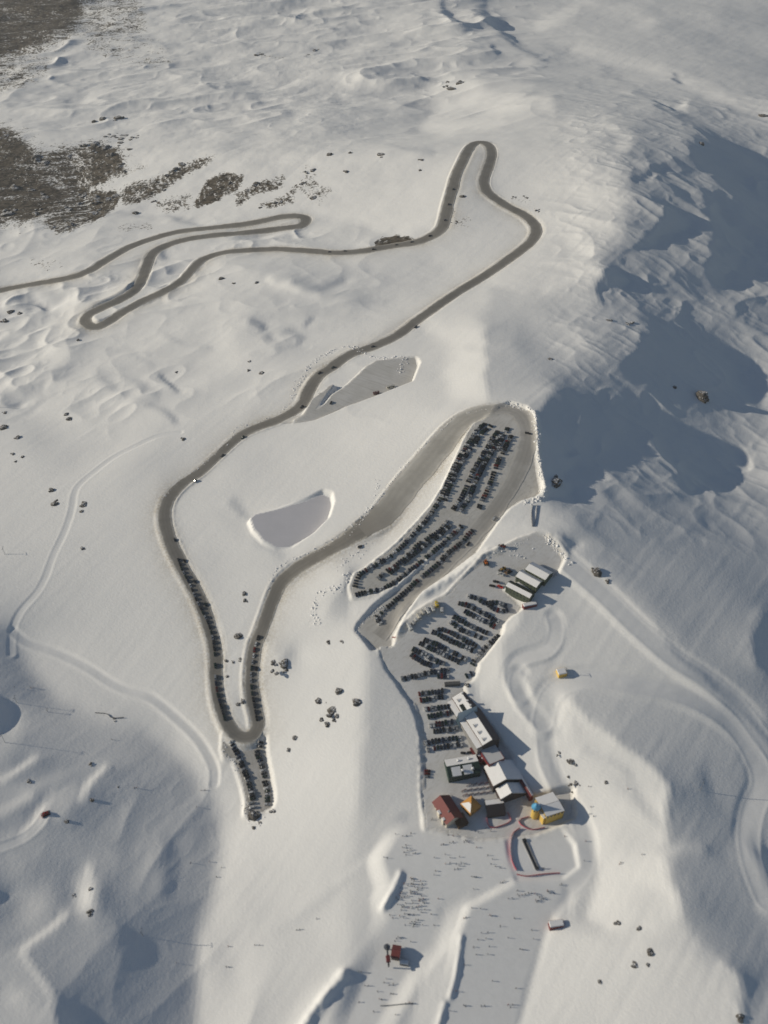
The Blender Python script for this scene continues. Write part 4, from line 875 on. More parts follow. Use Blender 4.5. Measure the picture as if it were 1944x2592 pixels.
# ------------------------------------------------------------------ buildings
def M_(n,c,**k): return mat(n,c,**k)
maroon=M_('maroon_cladding',(.14,.025,.028),rough=.6,var=.1); brown=M_('brown_timber',(.10,.06,.035),var=.15,scale=2); dgreen=M_('dark_green_metal',(.022,.045,.036),rough=.55,var=.1)
yellow=M_('yellow_wall',(.62,.42,.10),var=.06); ochre=M_('ochre_wall',(.50,.27,.07),var=.08); orange=M_('orange_roof',(.62,.30,.07),rough=.5,var=.08); bluer=M_('blue_roof',(.10,.34,.56),rough=.4,var=.05)
redroof=M_('red_roof',(.19,.05,.045),rough=.55,var=.12,scale=1.2); dwall=M_('dark_wall',(.055,.048,.045),var=.12); gwall=M_('grey_wall',(.22,.215,.21),var=.08); cream=M_('cream_trim',(.55,.50,.42),var=.05); win=glass
class Fr:
    """local frame: x along the ridge, y to its left, z up"""
    def __init__(s,a,b,zb=None):
        d=b-a; s.L=math.hypot(d.x,d.y); s.ang=math.atan2(d.y,d.x); c=(a+b)/2; s.zr=c.z
        s.c=c; s.zb=zb if zb is not None else min(float(gz(p.x,p.y)) for p in (a,b,c))
    def obj(s,name,label,cat,group=None): return empty(name,(s.c.x,s.c.y,s.zb),s.ang,label,cat,group)
def roofhouse(name,p0,p1,hr,wl,wr,el,er,wallm,roofL,roofR,label,cat='building',over=.5,windows=True,trim=None,side_win=(True,True),zb=None,fascia=.25,group=None):
    """gabled building from its ridge line in the photo: hr ridge height, wl/wr half widths, el/er eave heights"""
    a=atp(p0,hr); b=atp(p1,hr); f=Fr(a,b); 
    # stand it on the lowest ground under it
    nx,ny=-math.sin(f.ang),math.cos(f.ang); g=[]
    for t in (-.5,0,.5):
        for w_ in (wl,-wr):
            g.append(float(gz(f.c.x+math.cos(f.ang)*f.L*t+nx*w_,f.c.y+math.sin(f.ang)*f.L*t+ny*w_)))
    zlow=min(g)-.3; f.zb=zlow; k=f.c.z-hr-zlow; hr+=k; el+=k; er+=k
    o=f.obj(name,label,cat,group); L=f.L
    m=MB(); x0,x1=-L/2,L/2
    pr=[(wl,0),(wl,el),(0,hr-.12),(-wr,er),(-wr,0)]
    vs=[(x0,y,z) for y,z in pr]+[(x1,y,z) for y,z in pr]
    m.add(vs,[(0,1,2,3,4),(9,8,7,6,5)]+[(i,i+5,(i+1)%5+5,(i+1)%5) for i in (0,3,4)])
    m.build('walls',[wallm],o)
    for sgn,w_,e_,rm in ((1,wl,el,roofL),(-1,wr,er,roofR)):
        sl=(hr-e_)/w_; ye=sgn*(w_+over); ze=e_-sl*over
        r=MB(); r.slab([(x0-over,ye,ze+.14),(x1+over,ye,ze+.14),(x1+over,0,hr+.14),(x0-over,0,hr+.14)],.22,0)
        R_=r.build('roof_slope',[rm[0]],o)
        if rm[1]:
            s_=MB(); n=14; ins=.35
            s_.slab([(x0-over+ins,ye-sgn*.3,ze+.14+.3*sl+.24),(x1+over-ins,ye-sgn*.3,ze+.14+.3*sl+.24),(x1+over-ins,sgn*.15,hr+.14-.15*sl+.24),(x0-over+ins,sgn*.15,hr+.14-.15*sl+.24)],.235,0)
            s_.build('snow_layer',[snowm],R_)
        t=MB(); t.box((0,ye+sgn*.05,ze-.18),(L+2*over,.10,fascia),0); t.build('fascia',[trim or wallm],o)
    if windows:
        for sgn,w_,e_,on in ((1,wl,el,side_win[0]),(-1,wr,er,side_win[1])):
            if not on: continue
            n=max(2,int(L/3.4))
            for lv in range(1 if e_<5.5 else 2):
                for i in range(n):
                    x=x0+L*(i+.5)/n; q=MB(); q.box((x,sgn*(w_+.03),e_-2.1-lv*2.9),(1.7,.08,1.25),0); q.box((x,sgn*(w_+.06),e_-2.2-lv*2.9),(1.9,.10,.09),1); q.box((x,sgn*(w_+.075),e_-2.1-lv*2.9),(.07,.02,1.25),1)
                    q.build('window',[win,trim or cream],o)
    o['_x']=0; del o['_x']
    return o,f,(L,hr,wl,wr,el,er)
def dormer(o,f,x,y0,y1,hr,wl,el,w=3.0,h_=1.7,name='dormer'):
    sl=(hr-el)/wl; z=lambda y:hr-sl*y
    m=MB(); zt=z(y0)+.5; 
    vs=[(x-w/2,y1,z(y1)),(x+w/2,y1,z(y1)),(x+w/2,y1,z(y1)+h_*.45),(x,y1,z(y1)+h_),(x-w/2,y1,z(y1)+h_*.45)]
    yb=max(.2,y1-h_/max(sl,.12)*.8); 
    vb=[(x-w/2,yb,z(yb)-.3),(x+w/2,yb,z(yb)-.3),(x+w/2,yb,z(yb)-.2),(x,yb,z(yb)+.02),(x-w/2,yb,z(yb)-.2)]
    m.add(vs+vb,[(0,1,2,3,4),(9,8,7,6,5),(0,5,6,1)]+[(1,6,7,2),(4,9,5,0)],1); m.add([vs[2],vs[3],vb[3],vb[2]],[(0,1,2,3)],0); m.add([vs[3],vs[4],vb[4],vb[3]],[(0,1,2,3)],0)
    m.build(name,[snowm,dwall],o)
# long base building
c8=lambda *p:K(1100,1710,8.295,p)
r=c8((575,250),(1200,1440))
o,f,(L,hr,wl,wr,el,er)=roofhouse('base_building',r[1],r[0],9.5,8.5,7.0,6.6,5.8,dwall,(dwall,True),(M_('dark_brown_roof',(.12,.10,.10),var=.2,scale=.8),False),'long base building with snowy roof, small gables and a blue pitched entrance','building',trim=maroon)  # right roof slope dark brown and bare, left slope under snow
L_=L
for xx in (-.42,-.28,-.14,.40): dormer(o,f,xx*L,1.5,6.4,hr,wl,el,3.6,1.9)
K0=hr-9.5
v=MB(); v.box((-L*.02,0,0),(L*.96,4.6,3.3+K0),0); ver=v.build('veranda',[gwall],o); ver.location=(0,wl+2.3,0)
v=MB(); v.slab([(-L*.5,wl+.1,4.9+K0),(L*.5,wl+.1,4.9+K0),(L*.5,wl+5.2,4.1+K0),(-L*.5,wl+5.2,4.1+K0)],.25); vr=v.build('veranda_roof',[dwall],o)
v=MB(); v.slab([(-L*.49,wl+.2,5.13+K0),(L*.49,wl+.2,5.13+K0),(L*.49,wl+5.0,4.36+K0),(-L*.49,wl+5.0,4.36+K0)],.21); v.build('snow_layer',[snowm],vr)
# the steep pitched entrance crossing the roof
def cross(o,x,y0,y1,w,h0,hr2,rm,wm,name):
    m=MB(); vs=[(x-w/2,y1,0),(x+w/2,y1,0),(x,y1,hr2),(x-w/2,y0,0),(x+w/2,y0,0),(x,y0,hr2)]
    m.add(vs,[(0,1,2),(5,4,3),(0,3,4,1)],1); m.add(vs,[(1,4,5,2),(2,5,3,0)],0); return m.build(name,[rm,wm],o)
e_=cross(o,L*.10,-3.0,wl+6.0,9.0,0,14.5+K0,M_('pale_blue_roof',(.34,.43,.50),rough=.45,var=.06),M_('entrance_glass',(.05,.08,.10),rough=.2,spec=.6),'entrance_gable')
q=MB(); q.box((L*.10,wl+6.05,K0*.5),(3.0,.1,2.6),0); q.build('door',[glass],e_)
q=MB(); q.box((L*.24,4.6,hr-3.2),(7.5,6.0,2.2),0,top=(.9,.9)); q.build('box_dormer',[M_('dormer_green',(.02,.03,.027))],o)  # dark green box dormer, fills a dark hollow in the roof
for xx in (.47,.30,.20):
    q=MB(); q.box((L*xx,.3,hr-.4),(1.2,1.2,2.0),0); q.box((L*xx,.3,hr+1.6),(1.5,1.5,.25),1); q.build('chimney',[gwall,snowm],o)
# flat roofed link
def flatbox(name,pc,w,d,hh,ang,wm,rm,label,cat='building',group=None,par=.35):
    c=atp(pc,hh); zl=min(float(gz(c.x+a*w/2,c.y+b*d/2)) for a in(-1,1) for b in (-1,1))-.2; o=empty(name,(c.x,c.y,zl),ang,label,cat,group); H_=c.z-zl
    m=MB(); m.box((0,0,0),(w,d,H_),0); m.build('walls',[wm],o)
    m=MB(); m.box((0,0,H_+.002),(w-.3,d-.3,.12),0); m.build('roof',[rm],o)
    m=MB()
    for x,y,a,b in ((0,d/2,w+.1,.2),(0,-d/2,w+.1,.2),(w/2,0,.2,d-.22),(-w/2,0,.2,d-.22)): m.box((x,y,H_+.004),(a,b,par),0)
    m.build('parapet',[wm],o)
    n=max(2,int(w/3))
    for i in range(n):
        for sy in (-1,1):
            q=MB(); q.box((-w/2+w*(i+.5)/n,sy*(d/2+.03),1.1),(1.5,.08,1.3),0); q.box((-w/2+w*(i+.5)/n,sy*(d/2+.05),1.0),(1.7,.1,.08),1); q.build('window',[win,cream],o)
    return o,H_
ang0=f.ang
o2,H2=flatbox('flat_roofed_hall',c8((1190,1625))[0],18,14,8.0,ang0,maroon,M_('grey_membrane',(.62,.615,.61),var=.03),'flat grey roofed hall between the long building and the white roofed lodge')
o3,H3=flatbox('terrace_bar',c8((900,1660))[0],16,5.0,3.0,ang0,maroon,redroof,'low dark red terrace building in front of the flat roofed hall',par=.25)
for i,pp in enumerate(((945,1650),(1005,1745),(1105,1880),(1030,1850))):
    p=c8(pp)[0]; a=atp(p,3.3); u=empty('patio_umbrella',(a.x,a.y,float(gz(a.x,a.y))),0,['large patio umbrella capped with snow, topmost on the red terrace','large patio umbrella capped with snow, second down the red terrace','small snowy patio umbrella at the lower right end of the terrace','small dark red patio umbrella squeezed between the snowy ones'][i],'umbrella','umbrellas on the red terrace')
    hh=a.z-u.location.z; r_=2.4 if i<2 else 1.5
    m=MB(); m.cyl((0,0,0),.06,hh,6,0); m.build('pole',[steel],u); m=MB(); m.cyl((0,0,hh-.3),r_,.9,8,0,r2=.1); m.build('canopy',[maroon if i!=3 else maroon],u)
    if i!=3: m=MB(); m.cyl((0,0,hh-.1),r_*.85,1.0,10,0,r2=.35); m.build('snow_cap',[snowm],u)
# green lodge
cL=lambda *p:K(1080,1880,7.54,p)
r=cL((385,470),(985,345))
o4,f4,(L,hr,wl,wr,el,er)=roofhouse('green_lodge',r[0],r[1],8.5,8.0,8.0,6.0,5.6,dgreen,(dgreen,True),(dgreen,False),'dark green lodge with a snow patched roof below the car blocks',trim=dgreen)
for x in (-.22,.15):
    s_=MB(); s_.slab([(x*L-4.2,-wr-.1,er+.35),(x*L+3.2,-wr-.1,er+.35),(x*L+3.2,-1.2,hr-.1),(x*L-4.2,-1.2,hr-.1)],.3); s_.build('snow_patch',[snowm],o4)
for x,y in ((-.1,4.2),(.24,4.2),(-.05,-5.2),(.27,-5.2)):
    q=MB(); q.box((x*L,y,hr-2.2),(1.7,1.9,2.0),1); q.box((x*L,y,hr-.2),(2.0,2.2,.45),0,top=(.6,.6)); q.build('roof_light',[snowm,dgreen],o4)
# white roofed lodge, two wings
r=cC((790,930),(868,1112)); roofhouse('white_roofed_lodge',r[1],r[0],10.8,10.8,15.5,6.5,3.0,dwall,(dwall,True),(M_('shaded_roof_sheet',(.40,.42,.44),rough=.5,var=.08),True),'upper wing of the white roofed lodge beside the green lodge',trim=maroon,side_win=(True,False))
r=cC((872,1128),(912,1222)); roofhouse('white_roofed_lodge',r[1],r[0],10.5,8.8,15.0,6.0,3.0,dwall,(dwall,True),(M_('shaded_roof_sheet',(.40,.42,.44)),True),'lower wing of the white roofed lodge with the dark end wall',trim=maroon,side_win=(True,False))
r=cC((940,985),(1078,1258)); roofhouse('lean_to_shelter',r[0],r[1],4.4,1.6,1.6,3.6,3.6,maroon,(cream,True),(maroon,False),'narrow shelter with a maroon edge behind the white roofed lodge',windows=False,trim=maroon)
# red chalet
r=cL((265,1000),(520,1440)); o5,f5,(L,hr,wl,wr,el,er)=roofhouse('red_chalet',r[1],r[0],9.0,6.3,8.0,5.0,3.6,cream,(redroof,False),(redroof,False),'red roofed chalet at the left end of the base area',trim=redroof,over=.8)
for x,w_ in ((.02,3.2),(-.30,2.2)):
    q=MB(); q.box((x*L,wl+.4,0),(w_,2.0,el+.6),0); q.box((x*L,wl+.4,el+.6),(w_+.5,2.4,.3),1,top=(.8,.8)); q.build('porch',[cream,snowm],o5)
q=MB(); q.box((-.2*L,1.0,hr-1.2),(1.1,1.1,2.0),0); q.build('chimney',[gwall],o5)
r=cL((560,1440),(720,1560)); 
# brown hipped annexe right of the chalet
def hip(name,pc,w,d,he,hp,ang,wm,rms,label,snow_sides=(),apex=.0):
    c=atp(pc,hp); gl=min(float(gz(c.x+a*w/2,c.y+b*d/2)) for a in(-1,1) for b in (-1,1))-.2; o=empty(name,(c.x,c.y,gl),ang,label,'building'); k=c.z-hp-gl; he+=k; hp+=k
    m=MB(); m.box((0,0,0),(w,d,he),0); m.build('walls',[wm],o)
    ov=.7; cs=[(-w/2-ov,-d/2-ov,he-.1),(w/2+ov,-d/2-ov,he-.1),(w/2+ov,d/2+ov,he-.1),(-w/2-ov,d/2+ov,he-.1)]; ax=(apex*w,0,hp)
    for i in range(4):
        m=MB(); a,b=cs[i],cs[(i+1)%4]; m.add([a,b,ax,(a[0],a[1],a[2]-.2),(b[0],b[1],b[2]-.2),(ax[0],ax[1],ax[2]-.25)],[(0,1,2),(5,4,3),(0,3,4,1),(1,4,5,2),(2,5,3,0)],0)
        R_=m.build('roof_slope',[rms],o)
        if i in snow_sides:
            m=MB(); q=[tuple(Vector(a).lerp(Vector(ax),.1)+Vector((0,0,.28))),tuple(Vector(b).lerp(Vector(ax),.1)+Vector((0,0,.28))),tuple(Vector(b).lerp(Vector(ax),.80)+Vector((0,0,.28))),tuple(Vector(a).lerp(Vector(ax),.80)+Vector((0,0,.28)))]; m.slab(q,.3); m.build('snow_layer',[snowm],R_)
    for i in range(4):
        for t in (-.25,.25):
            q=MB()
            if i%2==0: q.box((t*w,(-1)**(i//2)*(d/2+.03),1.0+k),(1.4,.08,1.4),0)
            else: q.box(((-1)**(i//2)*(w/2+.03),t*d,1.0+k),(.08,1.4,1.4),0)
            q.build('window',[win],o)
    return o
hip('orange_ticket_hall',cL((850,1130))[0],10.5,10.5,4.5,8.5,R(38),ochre,orange,'square hall with orange pyramid roof between chalet and canopy',snow_sides=(3,))
hip('brown_annexe',cL((650,1440))[0],9,8,3.6,6.0,ang0,brown,brown,'brown hipped annexe on the right side of the red chalet')
r=cL((1140,1200),(1470,1150)); roofhouse('dark_canopy',r[0],r[1],5.2,4.5,7.5,4.4,2.6,dwall,(dwall,True),(M_('charcoal_roof',(.035,.03,.033),rough=.7),False),'low dark roofed shelter right of the orange roofed hall',windows=False,trim=dwall)
# yellow building and its round tower
cY=lambda *p:K(1280,1950,8.295,p)
r=cY((900,620),(1000,650))
pA=[cY(q)[0] for q in ((610,570),(1000,420),(1245,860),(850,1005))]
W4=[atp(p,10.5) for p in pA]; zlow=min(float(gz(p.x,p.y)) for p in W4)-.3; c=sum(W4,Vector())/4; zt=c.z
o=empty('yellow_lodge',(c.x,c.y,zlow),0,'yellow walled lodge with a broad snowy roof and red gable end','building')
lo=[Vector((p.x-c.x,p.y-c.y,0)) for p in W4]; H_=zt-zlow
m=MB(); q=[v*.94 for v in lo]; m.add([(v.x,v.y,0) for v in q]+[(v.x,v.y,H_-.3) for v in q],[(3,2,1,0),(4,5,6,7)]+[(i,(i+1)%4,(i+1)%4+4,i+4) for i in range(4)]); m.build('walls',[yellow],o)
ra=(lo[0]+lo[3])/2; rb=(lo[1]+lo[2])/2; up=Vector((0,0,1.1)); hz=Vector((0,0,H_))
for A,B,nm in ((lo[0],lo[1],0),(lo[3],lo[2],1)):
    m=MB(); ps=[tuple(A+hz),tuple(B+hz),tuple(rb+hz+up),tuple(ra+hz+up)]; m.slab(ps,.3); R_=m.build('roof_slope',[dwall],o)
    m=MB(); cc=sum((Vector(p) for p in ps),Vector())/4; m.slab([tuple(cc+(Vector(p)-cc)*.965+Vector((0,0,.25))) for p in ps],.24); m.build('snow_layer',[snowm],R_)
m=MB(); m.add([tuple(lo[1]*1.0+hz-Vector((0,0,.3))),tuple(lo[2]*1.0+hz-Vector((0,0,.3))),tuple(rb+hz+up)]+[tuple(v+Vector((.5,.1,0))) for v in (lo[1]+hz-Vector((0,0,1.2)),lo[2]+hz-Vector((0,0,1.2)),rb+hz)],[(0,1,2),(5,4,3),(0,3,4,1),(1,4,5,2),(2,5,3,0)]); m.build('gable_end',[maroon],o)
for A,B in ((lo[3],lo[2]),(lo[0],lo[3])):
    d=(B-A)*.94; n=5; a_=math.atan2(d.y,d.x)
    from mathutils import Matrix
    for i in range(n):
        p=A*.94+d*((i+.5)/n); q=MB(); MM=Matrix.Translation((p.x,p.y,0))@Matrix.Rotation(a_,4,'Z'); q.box((0,-.03,H_-3.4),(1.6,.14,1.6),0,MM); q.box((0,-.06,H_-3.52),(1.8,.16,.1),1,MM); q.build('window',[win,cream],o)
t=atp(cY((640,765))[0],13.5); zb=float(gz(t.x,t.y))-.3
o=empty('round_tower',(t.x,t.y,zb),0,'round yellow tower with a bright blue cone roof','tower'); hh=t.z-zb
m=MB(); m.cyl((0,0,0),3.0,hh,16,0); m.build('tower_wall',[yellow],o,smooth=False)
m=MB(); m.cyl((0,0,hh-.1),3.7,4.6,20,0,r2=.05); m.build('cone_roof',[bluer],o,smooth=True)
m=MB(); m.cyl((0,0,hh+4.4),.06,1.6,6,0); m.build('finial',[steel],o)
for i in range(8):
    a=i*math.pi/4+.2; q=MB(); MM=Matrix.Rotation(a,4,'Z'); q.box((3.0,0,hh-3.2),(.14,1.0,1.7),0,MM); q.build('window',[win],o)
t2=cY((775,930))[0]; a=atp(t2,8.5); zb=float(gz(a.x,a.y))-.3; o=empty('stair_block',(a.x,a.y,zb),R(-62),'narrow yellow stair block at the lower corner of the yellow lodge','building')
m=MB(); m.box((0,0,0),(6.5,2.6,a.z-zb),0); m.build('walls',[yellow],o); m=MB(); m.box((0,0,a.z-zb+.002),(6.8,2.9,.3),0); m.build('roof',[snowm],o)
# workshop sheds
cW=lambda *p:K(1220,1370,7.54,p)
shedg=M_('shed_green',(.06,.075,.05),rough=.6,var=.1)
r=cW((905,430),(1285,640)); roofhouse('workshop_shed',r[1],r[0],8.0,6.2,6.2,6.2,5.4,shedg,(shedg,True),(shedg,True),'upper workshop shed with a snow covered ridge roof and tall shadow',trim=shedg)
r=cW((720,570),(1110,790)); roofhouse('workshop_shed',r[1],r[0],7.6,5.6,5.2,5.6,5.4,shedg,(shedg,True),(shedg,True),'middle workshop shed joined to the upper one',trim=shedg)
r=cW((505,765),(955,1030)); roofhouse('workshop_shed',r[1],r[0],6.4,4.0,5.0,5.0,4.0,shedg,(shedg,True),(shedg,False),'lower workshop shed with white roof and back slope dark green for shadow',trim=shedg)  # back slope gets no snow layer, so bare green stands for its shadow
def container(p0,p1,w,hh,wm,label,name='storage_hut',cat='shed',snowtop=True):
    a=atp(p0,hh); b=atp(p1,hh); f=Fr(a,b); zl=min(float(gz(a.x,a.y)),float(gz(b.x,b.y)),float(gz(f.c.x,f.c.y)))-.2; o=empty(name,(f.c.x,f.c.y,zl),f.ang,label,cat); H_=f.c.z-zl
    m=MB(); m.box((0,0,0),(f.L,w,H_),0)
    for i in range(int(f.L/.9)):
        for sy in(-1,1): m.box((-f.L/2+.4+i*.9,sy*(w/2+.03),.1),(.35,.07,H_-.2),0)
    m.build('walls',[wm],o); m=MB(); m.box((0,0,H_+.002),(f.L+.3,w+.3,.15),0); m.build('roof',[wm],o)
    if snowtop: m=MB(); m.box((0,0,H_+.155),(f.L,w,.5),0,top=(.95,.8)); m.build('snow_layer',[snowm],o)
    q=MB(); q.box((f.L/2+.03,0,.1),(.08,w*.6,2.2),0); q.build('door',[gwall],o); return o
r=cW((785,1240),(1040,1155)); container(r[0],r[1],4.2,3.2,maroon,'long maroon hut under snow, dug in below the workshop')
r=cC((350,300),(480,290)); container(r[0],r[1],2.8,2.6,M_('trailer_grey',(.10,.10,.10)),'long dark site hut above the base building end',snowtop=False)
r=c6((740,1232),(800,1215)); container(r[0],r[1],5.0,3.4,maroon,'small dark red hut alone right of the nursery slopes',name='ski_hut')
r=c6((775,170),(810,160)); container(r[0],r[1],6.5,3.6,yellow,'pale yellow lift hut on the knoll above the curling track',name='lift_hut')
r=c4((1355,345),(1380,340))
# ------------------------------------------------------------------ snow groomers and other machines
def groomer(p,ang,colr,label,cat='snow groomer'):
    a=atp(p); o=empty('snow_groomer',(a.x,a.y,a.z+.05),ang,label,cat,'snow clearing machines')
    cm=mat('machine_'+colr[0],colr[1],.4,var=.06)
    m=MB(); m.box((0,0,.7),(4.6,2.4,.9),0,top=(.95,.95)); m.box((-1.2,0,1.6),(1.9,2.0,.5),0); m.build('body',[cm],o)
    c_=MB(); c_.box((.9,0,1.6),(1.9,2.1,1.35),0,top=(.75,.85)); cb=c_.build('cab',[glass],o); c_=MB(); c_.box((.85,0,2.96),(1.5,1.9,.12),0); c_.build('cab_roof',[cm],cb)
    for y in (-1.6,1.6):
        t=MB(); t.prism([(-2.5,.35),(-2.2,.9),(2.2,.9),(2.6,.45),(2.0,0),(-2.1,0)],1.1,0); q=t.build('track',[tyre],o); q.location=(0,y,0)
    b=MB(); b.prism([(3.1,0),(3.35,.1),(3.2,.7),(3.4,1.15),(3.25,1.15),(3.0,.6)],4.4,0); b.box((2.7,0,.4),(1.0,.3,.25),0); b.build('blade',[cm],o)
    t=MB(); t.box((-3.1,0,.1),(.9,4.3,.5),0); t.build('tiller',[dsteel],o); return o
def loader(p,ang,colr,label):
    a=atp(p); o=empty('wheel_loader',(a.x,a.y,a.z+.05),ang,label,'loader','snow clearing machines'); cm=mat('machine_'+colr[0],colr[1],.4,var=.06)
    m=MB(); m.box((-1.3,0,.9),(2.8,2.1,1.3),0,top=(.9,.9)); m.box((1.1,0,.9),(2.0,1.4,.7),0); m.build('body',[cm],o)
    m=MB(); m.box((-.1,0,2.0),(1.5,1.6,1.4),0,top=(.85,.9)); m.build('cab',[glass],o)
    m=MB()
    for y in (-.6,.6): m.prism([(1.0,1.7),(1.3,1.8),(3.6,.7),(3.4,.5)],.2,0,Matrix.Translation((0,y,0)))
    m.build('lift_arm',[cm],o)
    m=MB(); m.prism([(3.3,.1),(4.5,.05),(4.4,.2),(3.6,.3),(3.5,1.1),(3.3,1.1)],2.7,0); m.build('bucket',[dsteel],o)
    for x in (-1.6,1.6):
        for y in (-1.1,1.1): q=MB(); q.cyl((x,y,.75),.75,.55,14,0,axis='y'); q.cyl((x,y*1.02,.75),.3,.58,8,1,axis='y'); q.build('wheel',[tyre,cm],o)
    return o
OR=('orange',(.45,.12,.02)); RD=('red',(.28,.025,.02)); YW=('amber',(.42,.25,.04)); WH=('white',(.6,.6,.58)); DR=('dark_red',(.12,.02,.015))
groomer(cW((75,420))[0],R(100),OR,'orange snow groomer beside the snow wall near the workshop')
loader(cW((395,110))[0],R(150),DR,'dark red wheel loader among dug snow heaps above the workshop')
loader(cW((400,545))[0],R(200),YW,'amber wheel loader at the end of the middle workshop shed')
groomer(cW((500,590))[0],R(215),('brown',(.14,.08,.04)),'brown snow groomer tucked against the middle workshop shed')
groomer(c5((192,766))[0],R(210),RD,'small red snow groomer on the track at the far left')
def truck(p,ang,colr,label):
    a=atp(p); o=empty('pickup_truck',(a.x,a.y,a.z+.13),ang,label,'truck','trucks by the workshop'); cm=mat('machine_'+colr[0],colr[1],.4,var=.06)
    m=MB(); m.box((0,0,.5),(5.4,1.95,.5),0); m.box((1.95,0,1.0),(1.4,1.9,.25),0,top=(.95,.95)); 
    for x,y,a_,b_ in ((-1.5,.93,2.4,.08),(-1.5,-.93,2.4,.08),(-2.68,0,.08,1.9),(-.32,0,.08,1.8)): m.box((x,y,1.002),(a_,b_,.45),0)
    m.build('body',[cm],o); m=MB(); m.box((.5,0,1.003),(1.6,1.8,.75),0,top=(.7,.85)); cb=m.build('cab',[glass],o); m=MB(); m.box((.5,0,1.76),(1.05,1.5,.07),0); m.build('cab_roof',[cm],cb)
    for x in (-1.7,1.7):
        for y in (-.9,.9): q=MB(); q.cyl((x,y,.4),.4,.28,12,0,axis='y'); q.build('wheel',[tyre],o)
truck(cW((350,640))[0],R(155),WH,'white pickup truck below the amber loader'); truck(cW((265,785))[0],R(160),('charcoal',(.03,.032,.035)),'charcoal pickup truck, upper of the dark pair by the shed'); truck(cW((195,865))[0],R(160),('charcoal',(.03,.032,.035)),'charcoal pickup truck, lower of the dark pair by the shed')
truck(cW((345,880))[0],R(145),('bright_red',(.5,.04,.03)),'bright red pickup truck at the corner of the lower shed'); truck(c4((650,495))[0],R(-20),('charcoal',(.03,.032,.035)),'dark truck alone on the turning area of the upper car park')
# ------------------------------------------------------------------ lift towers, lifts, fences
def tower(p,hh,label,arm=1.7,lean=0):
    a=atp(p); o=empty('lift_tower',(a.x,a.y,a.z-.3),R(lean),label,'lift tower','lift towers on the slopes'); m=MB(); m.cyl((0,0,0),.26,hh,8,0,r2=.13); m.build('mast',[steel],o)
    m=MB(); m.box((0,0,hh-.2),(.2,arm*2,.2),0); m.build('cross_arm',[steel],o)
    for y in (-arm,arm):
        m=MB(); m.box((0,y,hh-.5),(1.7,.12,.16),0)
        for i in range(4): m.cyl((-.65+i*.43,y,hh-.45),.15,.12,8,1,axis='y')
        m.build('sheave_train',[dsteel,tyre],o)
    return o
tower(c6((1375,664))[0],13,'lift tower with a long thin shadow on the right hand dunes'); tower(c5((70,297))[0],9,'lift tower at the left edge, beside the blue shadow hollow'); tower(c5((20,464))[0],12,'lift tower at the left edge below the blue shadow hollow')
tower(c5((600,1276))[0],9,'lift tower at the lower left in the long shaded hollow'); tower(c3((20,1000))[0],9,'lift tower at the far left above the track junction'); tower(c6((808,180))[0],8,'short tower beside the pale yellow lift hut')
tower(c3((0,384))[0],7,'lift tower at the left edge above the boulders'); tower(c5((200,335))[0],4,'short snow gun mast left of the curved snow track',arm=.8)
# conveyor for beginners
r=cG((1072,118),(1155,300)); a,b=atp(r[0]),atp(r[1]); f=Fr(a,b); o=empty('conveyor_lift',(f.c.x,f.c.y,f.c.z),f.ang,'dark conveyor lift in the fenced beginners area','conveyor lift')
sl=(b.z-a.z)/f.L; MMt=Matrix.Rotation(-math.atan(sl),4,'Y')
m=MB(); m.box((0,0,.05),(f.L,1.5,.35),0,MMt); m.build('belt',[mat('rubber_belt',(.05,.055,.055),.8)],o)
for y in (-1.4,1.4): m=MB(); m.box((0,y,.0),(f.L,.5,.75),0,MMt); m.build('side_rail',[gwall],o)
for x in (-f.L/2,f.L/2): m=MB(); m.box((x,0,0),(2.0,2.6,1.4),0,MMt); m.build('drive_box',[dsteel],o)
# chairlift station with red roof
cT=lambda *p:K(940,2330,8.295,p)
r=cT((440,610),(600,640)); o,f,q_=roofhouse('lift_station',r[0],r[1],6.0,4.0,4.2,4.4,4.2,dwall,(redroof,False),(redroof,False),'red roofed chairlift station among skiers at the bottom left','building',windows=True,trim=redroof)
a=atp(cT((345,800))[0]); o=empty('lift_terminal',(a.x,a.y,a.z),R(95),'dark steel lift terminal frame left of the red roofed station','lift terminal')
m=MB()
for x in (-6,6): m.cyl((x,0,0),.45,5,8,0)
m.build('column',[dsteel],o); m=MB(); m.box((0,0,4.6),(15,1.2,1.2),0); m.build('beam',[dsteel],o); m=MB(); m.cyl((6.5,0,4.2),2.4,.35,20,0); m.build('bullwheel',[steel],o); m=MB(); m.box((-3,0,5.8),(5,3.2,1.6),0,top=(.9,.8)); m.build('machine_cover',[maroon],o)
r=cT((600,860),(780,890)); container(r[0],r[1],3.2,2.6,gwall,'low grey control cabin below the red roofed lift station',name='control_cabin')
r=cT((200,1790),(860,1740))
netm=mat('red_net',(.42,.06,.09),.8,var=.1); whm=mat('white_net',(.5,.35,.36),.8)
